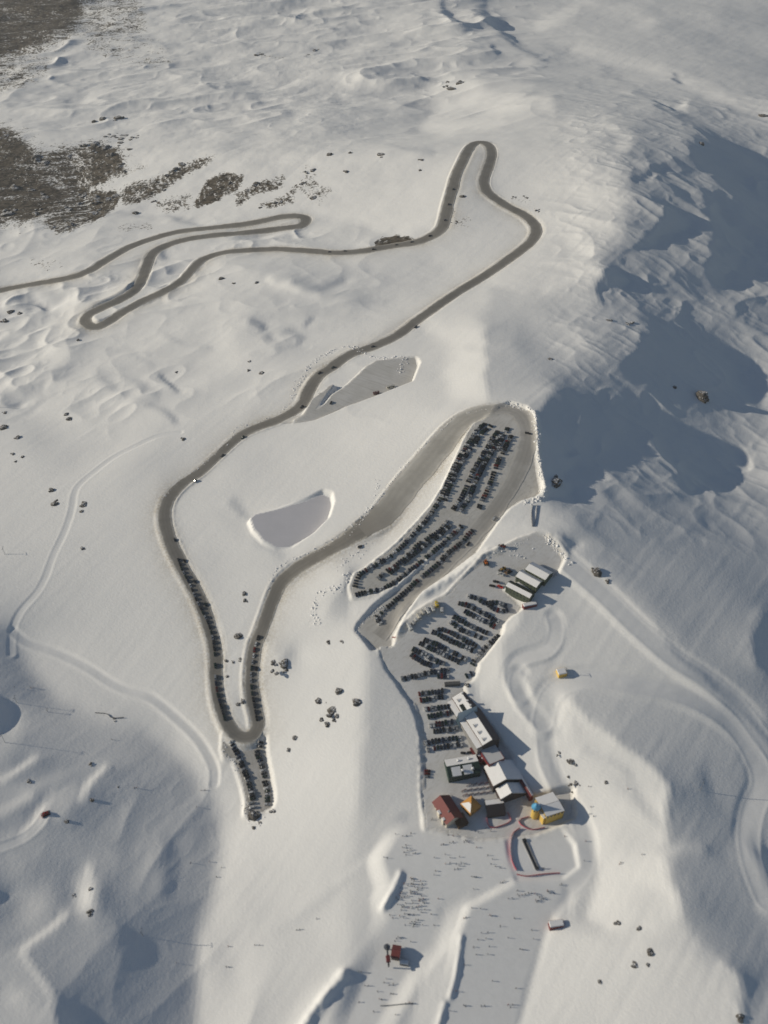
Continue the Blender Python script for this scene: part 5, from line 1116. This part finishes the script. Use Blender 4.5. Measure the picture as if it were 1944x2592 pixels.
def fence(px,hh,label,m_,group='red net fences of the base area',step=3.0,name='net_fence',cat='fence',th=.12,postm=None):
    P=catmull(px,3.0) if len(px)>2 else np.array(px,float); x,y,z=hit(P[:,0],P[:,1],gz,60); d=np.r_[0,np.cumsum(np.hypot(np.diff(x),np.diff(y)))]; n=max(2,int(d[-1]/step)+1); q=np.linspace(0,d[-1],n)
    X,Y=np.interp(q,d,x),np.interp(q,d,y); Z=gz(X,Y)+.12; o=empty(name,(X[0],Y[0],Z[0]),0,label,cat,group)
    m=MB()
    for i in range(n-1):
        t=math.atan2(Y[i+1]-Y[i],X[i+1]-X[i]); nx,ny=-math.sin(t)*th/2,math.cos(t)*th/2
        A=(X[i]-X[0],Y[i]-Y[0]); B=(X[i+1]-X[0],Y[i+1]-Y[0]); za,zb=Z[i]-Z[0],Z[i+1]-Z[0]
        vs=[(A[0]+nx,A[1]+ny,za+.1),(B[0]+nx,B[1]+ny,zb+.1),(B[0]-nx,B[1]-ny,zb+.1),(A[0]-nx,A[1]-ny,za+.1)]; vs+=[(v_[0],v_[1],v_[2]+hh-.1) for v_ in vs]
        m.add(vs,[(0,3,2,1),(4,5,6,7),(0,1,5,4),(1,2,6,5),(2,3,7,6),(3,0,4,7)],0)
    m.build('net_panel',[m_],o)
    for i in range(n): pp=MB(); pp.cyl((X[i]-X[0],Y[i]-Y[0],Z[i]-Z[0]-.3),.07,hh+.5,6,0); pp.build('post',[postm or m_],o)
fence(cC((700,1412),(720,1500),(775,1512),(900,1462),(893,1412),(878,1388)),1.3,'red net fence round the small yard below the dark canopy',netm)
fence(cC((1060,1420),(975,1448),(990,1490),(1080,1530),(1190,1512)),1.3,'red net fence curving round the foot of the yellow tower',netm)
fence(cG((1045,45),(1003,75),(985,130),(983,200),(1000,270),(1022,312)),1.8,'long red net fence on the left side of the beginners area',netm)
fence(cG((1025,338),(1090,350),(1200,336),(1300,330)),1.5,'red net fence along the bottom of the beginners area',netm)
fence(c4((668,795),(664,830),(668,885)),1.3,'left one of two dark fences converging below the upper car park',mat('dark_net',(.10,.11,.13),.8),'dark fences below the upper car park'); fence(c4((686,795),(684,830),(675,885)),1.3,'right one of two dark fences converging below the upper car park',mat('dark_net',(.10,.11,.13)),'dark fences below the upper car park')
fence(cT((190,1800),(400,1790),(700,1760),(880,1745)),1.2,'low dark rope fence across the slope at the bottom edge',mat('dark_net',(.10,.11,.13)),'rope fences on the piste')
fence(c5((400,340),(450,345),(470,362),(520,360)),.8,'low drifted fence below the curving snow track on the left',mat('dark_net',(.10,.11,.13)),'rope fences on the piste',th=.3)
a=at(*K(880,1330,5.53,[(660,1578)])[0]); o=empty('road_barrier',(a.x,a.y,a.z),R(-5),'red and white barrier board at the tip of the ramp snow wall','barrier','barriers')
m=MB(); m.box((0,0,.5),(5.0,.25,1.1),0); m.build('board',[mat('barrier_red',(.5,.05,.03),.6)],o)
for x in (-2,2): m=MB(); m.box((x,0,0),(.2,.8,.6),0); m.build('foot',[steel],o)
# ski racks below the green lodge
k=0
for i in range(5):
    for j in range(3):
        if (i,j) in ((0,0),): continue
        p=cC((505+i*50+j*8,1165+j*38-i*6))[0]; a=atp(p); o=empty('ski_rack',(a.x,a.y,a.z+.12),R(28),f"dark ski rack, {ORD[i]} from the left, {('top','middle','bottom')[j]} line below the green lodge",'ski rack','ski racks below the green lodge')
        m=MB(); m.box((0,0,.9),(4.6,.12,.12),0); m.box((0,.5,.5),(4.6,.12,.12),0)
        for x in (-2.2,2.2): m.prism([(x-.06,0),(x+.06,0),(x+.06,1.0),(x-.06,1.0)],.1,0); m.box((x,.25,0),(.1,1.0,.1),0)
        m.build('frame',[dsteel],o)
        m=MB(); r2=random.Random(i*9+j)
        for s_ in range(16): m.box((-2.1+s_*.28,.2,.05),(.10,.05,1.5+.3*r2.random()),r2.randrange(3),None,(1,1),(0,.25))
        m.build('skis',[mat('ski_a',(.05,.06,.12),.4),mat('ski_b',(.35,.05,.04),.4),mat('ski_c',(.4,.4,.4),.4)],o)
# ------------------------------------------------------------------ rocks
def rock_mesh(seed,lumps,spread,flat=.6):
    rr=random.Random(seed); bm=bmesh.new()
    for k in range(lumps):
        ox,oy=(0,0) if k==0 else (rr.gauss(0,spread),rr.gauss(0,spread*.6)); s_=(1 if k==0 else rr.uniform(.25,.8))
        b2=bmesh.ops.create_icosphere(bm,subdivisions=3 if lumps<5 else 2,radius=1); sx,sy,sz=rr.uniform(.7,1.2)*s_,rr.uniform(.6,1.1)*s_,rr.uniform(.5,.9)*flat*s_*1.3; rot=rr.uniform(0,3.14)
        for v_ in b2['verts']:
            c=np.array(v_.co); q=c*1.7+seed*3.1+k*7
            n=.30*float(vn(np.array([q[0]+q[2]]),np.array([q[1]-q[2]]),.9,seed+k)[0])+.16*float(vn(np.array([q[0]*2+q[2]]),np.array([q[1]*2+q[2]]),.8,seed+k+5)[0])
            c=c*(1+n); c=np.sign(c)*np.abs(c)**.8; x,y=c[0]*sx,c[1]*sy
            v_.co=(x*math.cos(rot)-y*math.sin(rot)+ox,x*math.sin(rot)+y*math.cos(rot)+oy,c[2]*sz+.15*s_)
    me=bpy.data.meshes.new('rock_outcrop'); bm.to_mesh(me); bm.free(); return me
s=NT('rock'); g=s.n('NewGeometry'); sx=s.n('SeparateXYZ'); s.l(g.outputs['Normal'],sx.inputs[0]); P=s.pos(); nn=s.noise(P,.8,6,.7)
rockc=s.mix(nn,(.035,.033,.032),(.14,.125,.105)); sw=s.rng(s.math('ADD',sx.outputs[2],s.math('MULTIPLY',s.math('SUBTRACT',nn,.5),1.1)),.93,1.08)
s.l(s.mix(sw,rockc,(.82,.81,.80)),s.b.inputs['Base Color']); s.b.inputs['Roughness'].default_value=.9
bp=s.n('Bump',i_Strength=.7,i_Distance=.4); s.l(nn,bp.inputs['Height']); s.l(bp.outputs[0],s.b.inputs['Normal']); rockmat=s.m
RM=[]
for k,(l,sp_,fl) in enumerate(((1,0,.9),(2,.9,.8),(3,.9,.7),(5,1.1,.6),(8,1.3,.5),(12,1.5,.42))):
    for q in range(2):
        me=rock_mesh(31+k*7+q*3,l,sp_,fl); me.materials.append(rockmat); RM.append(me)
# (place, size in photo pixels, clumps 0-5, what tells it apart)
ROCKS=[]
def RK(fn,lst):
    for x,y,s_,c,l in lst: ROCKS.append((fn((x,y))[0],s_,c,l))
RK(c1,[(432,500,9,2,'dark rock pair, left one, on the snow above the scree'),(500,498,11,1,'dark rock right of its twin above the scree'),(395,512,5,1,'small dark rock left of the pair above the scree'),(480,570,13,5,'scattered boulder band, left part, above the brown slope'),(530,568,16,5,'scattered boulder band, middle part, above the brown slope'),(580,578,12,5,'scattered boulder band, right part, above the brown slope'),(510,600,12,4,'blocky rocks just below the boulder band'),(545,628,10,4,'small broken rocks at the head of the snow chute'),
 (400,606,16,4,'dark crag on top of the brown slope, left of the boulder band'),(445,622,18,4,'largest dark crag on top of the brown slope'),(470,650,12,3,'dark crag right under the largest one'),(290,655,13,3,'dark rock alone in the middle of the brown slope'),(152,660,14,3,'rock at the upper left of the brown slope'),(190,684,15,3,'rock next right of the upper left one on the brown slope'),(512,690,12,3,'dark rock at the foot of the broken rocks'),(520,722,5,1,'tiny rock under the foot rock beside the chute'),
 (768,692,15,4,'dark crag high on the striped snow slope, upper half'),(735,715,14,3,'dark crag high on the striped snow slope, lower half'),(700,738,7,2,'small rock trailing below the striped slope crag'),(697,772,8,3,'small rocks beside the snow chute'),(692,798,7,3,'lower small rocks beside the snow chute'),(650,845,5,1,'single tiny rock below the snow chute'),(355,822,15,4,'bush dark crag at the chute foot, upper left'),(405,832,22,4,'big dark crag in the middle of the chute foot group'),(455,840,17,4,'dark crag at the right of the chute foot group'),(487,822,12,3,'dark rock at the upper right of the chute foot group'),(290,880,18,4,'dark crag left of the chute foot group'),(330,858,13,3,'dark rock joining the chute foot crags'),(400,898,20,4,'low dark crag under the chute foot group'),(225,955,10,3,'dark patchy rock below the brown slope'),(300,945,13,3,'dark patchy rock right of the one below the brown slope'),
 (130,800,16,4,'dark rock in the lower brown slope'),(180,830,16,4,'dark rock beside the chute in the lower brown slope'),(60,790,20,4,'dark outcrop at the left edge of the brown slope'),(40,900,22,4,'dark outcrop at the bottom left of the brown slope'),(150,900,16,4,'dark outcrop at the bottom middle of the brown slope'),(20,570,14,4,'dark outcrop at the left edge, highest on the brown slope'),(570,896,8,2,'lone dark rock on the skyline above the long hairpin'),
 (1078,770,11,3,'dark rock in the centre of the striped slope'),(1040,798,8,3,'small rock left below the centre one of the striped slope'),(965,770,9,3,'rock in the widest grass stripe'),(1315,715,12,4,'cluster of dark rocks near the right of the striped slope'),(1275,768,8,3,'faint rocks under the right cluster'),(1320,830,12,3,'dark rock low above the hairpin tip'),(1180,850,11,4,'broken rocks left of the low dark rock'),(1095,872,8,4,'faint broken rocks above the upper road'),(1385,650,8,2,'small dark rock on the crest of the striped slope'),(1605,648,15,3,'prominent dark rock on the crest, farthest right'),(1470,643,4,1,'tiny rock on the crest between two larger ones'),(1455,722,5,1,'tiny rock on the open slope left of the top hairpin'),(930,1171,7,1,'small boulder below the lower road, left one'),(1078,1187,7,2,'small boulder below the lower road, right one'),(985,1190,6,3,'tiny stones between the two boulders'),(45,1310,16,4,'rocky patch at the left edge above the boulder field'),(85,1318,10,3,'right part of the rocky patch at the left edge'),(20,1345,12,3,'lower part of the rocky patch at the left edge'),(1100,228,9,4,'brown rocks high on the far slope, left group'),(1320,212,10,4,'brown rocks high on the far slope, right group'),(1075,232,6,2,'tiny dark rock left of the brown far rocks')])
RK(c2,[(330,372,15,4,'lower clump of the dark rocks beside the flat topped knoll'),(372,350,14,4,'right clump of the dark rocks beside the flat topped knoll'),(315,345,9,4,'upper left clump of the dark rocks beside the knoll'),(375,825,7,2,'small rock inside the top hairpin'),(993,1347,11,3,'left rock of the pair at the edge of the blue shadow'),(1068,1360,12,4,'right rock of the pair at the edge of the blue shadow'),(1640,488,16,4,'dark crag cut by the right edge of the frame'),(1378,603,8,2,'snowy rock high in the shaded valley'),(205,672,5,1,'tiny rock left of the road to the top hairpin'),(200,716,5,3,'tiny stones left of the road to the top hairpin'),(650,830,9,5,'scattered stones above the second bend, left'),(600,828,8,5,'scattered stones above the second bend, far left'),(700,880,8,5,'scattered stones at the outside of the second bend'),(350,935,8,5,'scattered stones between the two limbs of the road')])
RK(c3,[(22,405,9,3,'small rocks at the left edge under the long shadow'),(14,470,14,2,'round dark boulder at the left edge'),(76,511,10,2,'dark boulder right of the round edge boulder'),(95,592,6,2,'small rock, right of the four at the far left'),(55,580,5,1,'small rock, left of the four at the far left'),(66,610,6,3,'lowest of the four small rocks at the far left'),(218,731,9,2,'small upper rock left of the snow track'),(232,790,16,3,'large dark rock left of the snow track'),(354,790,15,3,'large dark rock right of the snow track'),(342,820,7,2,'small rock just under the one right of the track'),(345,975,6,1,'lone small rock right of the snow track'),(280,412,8,2,'snowy rock with long shadow, upper left'),(290,432,9,2,'snowy rock just below its twin, upper left'),(1100,240,9,2,'blue shaded rock left of the road bend'),(1050,190,7,3,'small stones above the blue shaded rock'),(742,235,7,3,'pale snow block in the undulating ground'),(1045,228,5,2,'tiny stone left of the blue shaded rock'),(328,102,5,1,'tiny dark rock under the far left hairpin'),(1025,1165,9,2,'upper snow capped rock inside the big bend'),(1028,1192,10,3,'lower snow capped rock inside the big bend'),(770,518,7,1,'small shaded rock near the track crossing'),(1380,1365,9,3,'rocks at the end of the snow hook'),(1438,1365,8,3,'rocks just right of the snow hook')])
RK(c4,[(745,181,8,2,'small rock in the open above the upper car park'),(1380,343,12,0,'sunlit snow boulder inside the blue shadow'),(1267,300,5,0,'tiny sunlit snow boulder inside the blue shadow'),(765,700,19,1,'big snow block fallen right of the upper car park'),(940,1075,14,1,'snowy block on the slope right of the workshop'),(985,1110,6,1,'small rock under the snowy block')])
RK(c5,[(1000,16,14,2,'dark rock between the limbs of the lower bend'),(1012,112,10,3,'three cornered rock at the right limb of the bend'),(950,120,7,2,'small rock left between the limbs of the bend'),(980,125,5,1,'smallest rock between the limbs of the bend'),(955,185,6,2,'tiny rock midway between the limbs of the bend'),(1022,288,13,3,'dark rock poking from the snow at the right limb'),(1000,302,8,2,'small rock left of the one at the right limb'),(1195,130,27,4,'largest dark crag, under the round snow hollow'),(1150,122,13,4,'broken rock left of the largest crag'),(1200,155,13,3,'rock right below the largest crag'),
 (1340,287,13,2,'leftmost dark rock of the group left of the car park bank'),(1425,250,14,2,'top dark rock of the group left of the car park bank'),(1398,325,25,4,'central and largest rock of the group left of the bank'),(1500,292,15,2,'rightmost rock of the group left of the bank'),(1352,365,10,2,'lower left rock of the group left of the bank'),(1375,385,10,2,'lowest rock of the group left of the bank'),(1402,366,9,3,'lower right stones of the group left of the bank'),(1242,440,13,3,'dark rock alone right of the bend car rows'),(1215,490,8,3,'faint stones below the rock by the bend car rows'),(480,362,9,4,'wavy dark stones below the curving snow track'),
 (378,1172,18,3,'dark rock face at the foot of the snowy hump'),(380,1080,10,2,'dark rock on top of the snowy hump'),(308,1105,12,4,'patchy rocks on the left side of the snowy hump'),(380,553,8,1,'dark sliver of rock at the head of the gullies'),(385,706,8,1,'small dark rock on the gully shoulder'),(120,625,8,1,'dark rock low between the gullies'),(1065,770,16,1,'maroon brown boulder at the tip of the spur'),(1045,740,13,3,'dark rocks left at the tip of the spur'),(1095,800,9,3,'small dark rocks below the spur tip'),(1150,752,7,1,'small rock right of the spur tip'),(1065,822,6,1,'lowest rock below the spur tip'),(495,650,7,3,'small dark stones in the left grey slope'),(280,795,8,1,'dark rock right of the red groomer')])
RK(c6,[(836,540,17,3,'round dark rock beside the right hand track, upper group'),(855,632,13,4,'ring of dark rocks beside the track, lower group'),(822,605,9,4,'left stones of the lower rock group by the track'),(785,505,9,4,'small stones at the upper left of the track rocks'),(840,672,6,3,'tiny stones under the lower rock group'),(980,630,7,2,'small rock alone in the white dunes'),(1102,1395,15,3,'largest of the three rocks at the lower right'),(1165,1342,13,2,'upper rock of the three at the lower right'),(1155,1395,7,2,'smallest of the three rocks at the lower right'),(1542,1612,16,3,'dark rock at the bottom right corner'),(1032,1222,8,1,'small dark rock above the lower right three'),(952,1468,6,1,'tiny rock in the lower right snowfield'),(1118,1245,8,1,'dark drifted rock near the dune lip'),(400,222,9,3,'piled stones at the top end of the base building')])
rr=random.Random(77); cnt={}
for i,(p,spx,c,l) in enumerate(ROCKS):
    a=atp(p); D=a.y*cp-(a.z-CAMZ)*sp; size=spx*D/FOC; me=RM[c*2+(i%2)]; div={0:1.,1:1.5,2:1.7,3:2.4,4:2.8,5:3.2}[c]
    s_=size/div*(1.8 if p[1]<700 else ((1.0 if p[0]<420 else 1.3) if p[1]>1500 else 1.45)); o=link('rock_outcrop',me); o.location=(a.x,a.y,a.z-s_*.30); o.rotation_euler=(0,0,rr.uniform(0,6.28)); o.scale=(s_*rr.uniform(.95,1.15),s_*rr.uniform(.95,1.15),s_*rr.uniform(.85,1.1))
    g='rocks on the far slopes' if p[1]<560 else ('rocks on the middle slopes' if p[1]<1300 else 'rocks round the base area'); tag(o,l,'rock',g)
# ------------------------------------------------------------------ crumbled snow thrown up by the ploughs: nobody could count it
rc=np.random.default_rng(8); V=[];Fc=[]; base=[(-1,-.8,-.5),(1,-.7,-.5),(.9,.9,-.5),(-.8,1,-.5),(-.6,-.7,.5),(.8,-.4,.6),(.4,.7,.8),(-.7,.5,.4)]; FB=[(0,3,2,1),(4,5,6,7),(0,1,5,4),(1,2,6,5),(2,3,7,6),(3,0,4,7)]
def chunks(px,dens,off,smin,smax,n0=None):
    P=catmull(px,4.); x,y,z=hit(P[:,0],P[:,1],g4 if n0 else gz,40); d=np.r_[0,np.cumsum(np.hypot(np.diff(x),np.diff(y)))]
    for q in rc.uniform(0,d[-1],int(d[-1]*dens)):
        X=np.interp(q,d,x)+rc.normal(0,off); Y=np.interp(q,d,y)+rc.normal(0,off); s_=smin+(smax-smin)*rc.random()**2.5; Z=float(gz(X,Y)); a=rc.uniform(0,6.28); k=len(V)
        for v_ in base:
            w_=np.array(v_)*(1+rc.normal(0,.22,3))*s_*.5; V.append((X+w_[0]*math.cos(a)-w_[1]*math.sin(a),Y+w_[0]*math.sin(a)+w_[1]*math.cos(a),Z+w_[2]+s_*.12))
        Fc.extend([[k+i for i in f_] for f_ in FB])
chunks(cA((1100,5),(1220,40),(1300,90),(1320,200),(1335,330),(1345,480),(1375,600),(1380,650),(1320,680),(1230,690)),2.2,1.5,.5,2.6)
chunks(cA((1020,40),(900,60),(780,90),(700,150),(590,250),(480,350),(370,470),(280,580),(190,700),(100,830),(0,930)),1.1,.9,.35,1.5)
chunks(cA((930,140),(880,210),(800,330),(740,440),(680,550),(640,660),(560,780),(480,880),(330,1030),(180,1120),(50,1200)),.8,.9,.35,1.3)
chunks(cA((1380,930),(1430,990),(1480,1060),(1560,1120)),2.0,1.6,.5,2.4); chunks(cA((960,1090),(1060,1040),(1160,1010),(1260,960),(1330,930)),1.0,1.4,.4,1.3)
chunks(cW((560,260),(700,300),(800,300)),1.6,1.6,.4,1.8); chunks(cW((680,20),(950,100),(1100,80)),.8,2.0,.4,1.4)
chunks(c4((-330,330),(-290,240),(-200,160),(-100,130),(30,180),(100,170),(130,190),(110,240)),1.6,2.2,.4,2.0); chunks(cA((20,1170),(-30,1260),(-60,1300),(-180,1330),(-240,1480),(-200,1560)),1.4,2.0,.4,2.0)
chunks(c3((1240,300),(1210,370),(1130,430),(1000,470),(960,540),(870,610),(740,710),(680,770)),.9,1.0,.35,1.4); chunks(c3((1590,690),(1560,790),(1480,880),(1350,975),(1220,1025),(1150,1080),(1130,1150)),1.0,1.2,.35,1.6)
chunks(cA((90,1560),(150,1500),(240,1430),(60,1590),(120,1650)),1.2,1.0,.35,1.3); chunks(cS((430,120),(440,300),(540,420),(640,580)),1.5,1.0,.35,1.4); chunks(cS((770,1100),(780,1250),(900,1420),(1030,1400)),1.5,1.8,.4,1.5); chunks(c3((1530,960),(1480,1010),(1400,1060)),1.4,3.,.4,1.6)
me=bpy.data.meshes.new('snow_rubble'); me.from_pydata(V,[],Fc); me.update(); me.materials.append(snowm); tag(link('snow_rubble',me),'crumbled lumps of ploughed snow along the edges of the car parks','snow lumps',None,'stuff')
# ------------------------------------------------------------------ people
def person_mesh(pose):
    me=bpy.data.meshes.new('p'); J={}
    lean={'stand':0,'ski':.18,'walk':.04}[pose]; kb={'stand':0,'ski':.14,'walk':0}[pose]; st_={'stand':.0,'ski':0,'walk':.22}[pose]
    hz_=.93-kb*.6
    pts=[('hip',(0,0,hz_),.15,.12),('waist',(lean*.3,0,hz_+.18),.14,.12),('chest',(lean*.9,0,hz_+.40),.18,.13),('neck',(lean*1.3,0,hz_+.56),.07,.07),('head0',(lean*1.4,0,hz_+.64),.10,.09),('head',(lean*1.5,0,hz_+.77),.11,.10)]
    for s_,y in (('l',1),('r',-1)):
        pts+=[('h'+s_,(0,y*.10,hz_-.04),.11,.11),('k'+s_,(kb+st_*y*.5,y*.12,hz_*.53),.075,.075),('a'+s_,(-kb*.2+st_*y,y*.12,.10),.06,.06),('t'+s_,(.17-kb*.2+st_*y,y*.12,.05),.055,.05)]
        pts+=[('s'+s_,(lean*1.05,y*.19,hz_+.46),.08,.08),('e'+s_,(lean*1.0+.05+kb,y*.27,hz_+.20),.05,.05),('w'+s_,(lean+.22+kb,y*.24,hz_+.06),.038,.038),('f'+s_,(lean+.29+kb,y*.23,hz_+.05),.04,.035)]
    ed=[('hip','waist'),('waist','chest'),('chest','neck'),('neck','head0'),('head0','head')]
    for s_ in 'lr': ed+=[('hip','h'+s_),('h'+s_,'k'+s_),('k'+s_,'a'+s_),('a'+s_,'t'+s_),('chest','s'+s_),('s'+s_,'e'+s_),('e'+s_,'w'+s_),('w'+s_,'f'+s_)]
    ix={p[0]:i for i,p in enumerate(pts)}; me.from_pydata([p[1] for p in pts],[(ix[a],ix[b]) for a,b in ed],[])
    o=bpy.data.objects.new('p',me); col.objects.link(o); md=o.modifiers.new('s','SKIN'); 
    for i,p in enumerate(pts): me.skin_vertices[0].data[i].radius=(p[2],p[3])
    me.skin_vertices[0].data[0].use_root=True
    dg=bpy.context.evaluated_depsgraph_get(); m2=bpy.data.meshes.new_from_object(o.evaluated_get(dg)); bpy.data.objects.remove(o); return m2,hz_
JK={'black':(.02,.02,.022),'navy':(.02,.03,.08),'red':(.30,.03,.03),'grey':(.10,.10,.11),'blue':(.03,.10,.22),'green':(.03,.10,.05),'white':(.5,.5,.5),'orange':(.45,.15,.03)}
skin=mat('skin',(.45,.28,.20),.6); boot=mat('boot',(.03,.03,.035),.5); PM={}
for pose in ('stand','ski','walk'):
    for jc in JK:
        for pc in ('black','grey'):
            if (pose,'b') not in PM: PM[(pose,'b')]=person_mesh(pose)
            m0,hz_=PM[(pose,'b')]; m1=m0.copy(); m1.name='person'; m1.materials.clear()
            for q in (mat('jacket_'+jc,JK[jc],.7),mat('trousers_'+pc,JK[pc],.7),boot,skin,mat('helmet',(.05,.05,.055),.3)): m1.materials.append(q)
            for p in m1.polygons:
                z=p.center.z; p.material_index=2 if z<.16 else (1 if z<hz_+.02 and abs(p.center.y)<.21 else (0 if z<hz_+.57 else (3 if z<hz_+.70 else 4)))
            PM[(pose,jc,pc)]=m1
sk=MB()
for y in (-.13,.13): sk.prism([(-.85,.01),(.75,.01),(.9,.10),(.88,.12),(.74,.035),(-.85,.035)],.09,0,Matrix.Translation((0,y,0)))
for y in (-.34,.34): sk.cyl((.35,y,0),.012,1.15,5,1)
skm=sk.mesh('skis_and_poles',[mat('ski_base',(.12,.12,.14),.3),dsteel])
PEO=[(cG,[(325,90),(352,76),(300,92),(320,150),(300,165),(325,167),(350,180),(330,187),(365,205),(320,212),(310,195),(380,200),(500,230),(700,120),(720,135),(690,130),(708,127)],'in the loose crowd below the red chalet'),
 (cG,[(560,145),(600,135),(620,130),(770,165),(590,85),(620,90),(780,70),(760,60),(860,62),(830,45),(545,148)],'close under the chalet and canopy'),
 (cG,[(570,210),(600,230),(660,225),(570,270),(600,265),(640,270),(660,282),(690,270),(650,300),(630,305),(670,262),(510,315),(500,340),(740,350),(755,354),(768,352)],'clustered at the top of the snow berm'),
 (cG,[(840,215),(870,240),(860,270),(890,285),(920,295),(920,390),(945,380),(935,388)],'left of the fenced beginners area'),
 (cG,[(1030,440),(1030,465),(1040,475),(1060,468),(1080,462),(1100,456),(1120,455),(1140,460),(1155,470),(1170,482),(1180,495),(1160,505),(1145,500),(1150,512),(1185,485),(1195,492),(970,490),(995,488)],'in the curved queue below the beginners area'),
 (cG,[(1220,440),(1235,455),(1260,460),(1300,405),(1225,450),(1310,398),(1225,445)],'by the track beside the curved queue'),
 (cG,[(700,610),(855,595),(690,617),(740,550),(795,555),(862,600),(1010,615),(920,665),(1120,690),(800,710),(840,705),(830,745),(780,750),(970,740),(1130,748),(1060,815),(1045,812),(850,795),(750,800),(770,845),(840,845),(870,1015),(690,1170),(700,1175),(800,1175),(820,1172),(1000,1165),(970,1165),(985,1180),(640,1080),(1020,1060),(690,910),(600,1205),(750,430)],'spread over the wide nursery piste'),
 (cG,[(480,590),(500,660),(525,490),(440,560),(425,660)],'along the left edge of the central snow berm'),
 (cG,[(260,745),(270,735),(350,765),(250,760),(285,740)],'just above the red roofed lift station'),
 (cG,[(180,1025),(215,1040),(240,1035),(225,1095),(240,1098),(140,1080),(150,1130),(165,1133),(80,1045),(60,1045),(20,955),(35,955),(20,1150),(115,1210),(255,1230),(320,1160),(345,1155),(360,1160),(195,1000)],'below the red roofed lift station'),
 (cG,[(1465,125),(1455,250),(1330,95),(1190,300),(1200,298),(180,228)],'round the edge of the beginners area'),
 (c5,[(800,970),(880,965),(930,990),(910,1030),(1330,1205),(1260,1250),(1245,1252),(960,1320),(1070,1315),(1090,1316),(960,1408),(950,1406),(740,1390),(470,452),(60,232),(130,235),(140,233),(860,665),(825,735),(845,665),(565,655),(575,655)],'far out on the left hand slopes'),
 (c6,[(1130,935),(1035,975),(1040,968),(915,735),(925,775),(910,765),(905,650),(1070,660),(95,850),(250,785),(245,790),(300,810),(60,950)],'on the open snow round the lodges')]
rq=random.Random(3); Q=[cG(q)[0] for q in ((300,345),(430,375),(440,560),(400,680),(240,640),(215,590),(265,460))]
pts=[]
while len(pts)<74:
    u=rq.uniform(min(p[0] for p in Q),max(p[0] for p in Q)); v_=rq.uniform(min(p[1] for p in Q),max(p[1] for p in Q))
    if inpoly(np.array([u]),np.array([v_]),Q)[0] and all(abs(u-a)+abs(v_-b)>2.2 for a,b in pts): pts.append((u,v_))
groups=[([fn(p)[0] for p in L],d) for fn,L,d in PEO]+[(pts,'queuing for the lift beside the snow wall')]
used_lab={}
for L,d in groups:
    for i,p in enumerate(L):
        a=atp(p); jc=rq.choices(list(JK),[30,14,9,16,10,6,4,4])[0]; pc=rq.choice(['black','grey']); pose=rq.choice(['stand','ski','stand','walk'])
        me=PM[(pose,jc,pc)]; o=link('person',me); o.location=(a.x,a.y,a.z+(.13 if False else .03)); an=rq.uniform(0,6.28); o.rotation_euler=(0,0,an)
        lab=f"person in {jc} jacket and {pc} trousers {d}"; tag(o,lab,'person','skiers '+d)
        if pose!='walk': link('skis_and_poles',skm,o)
        else: pass
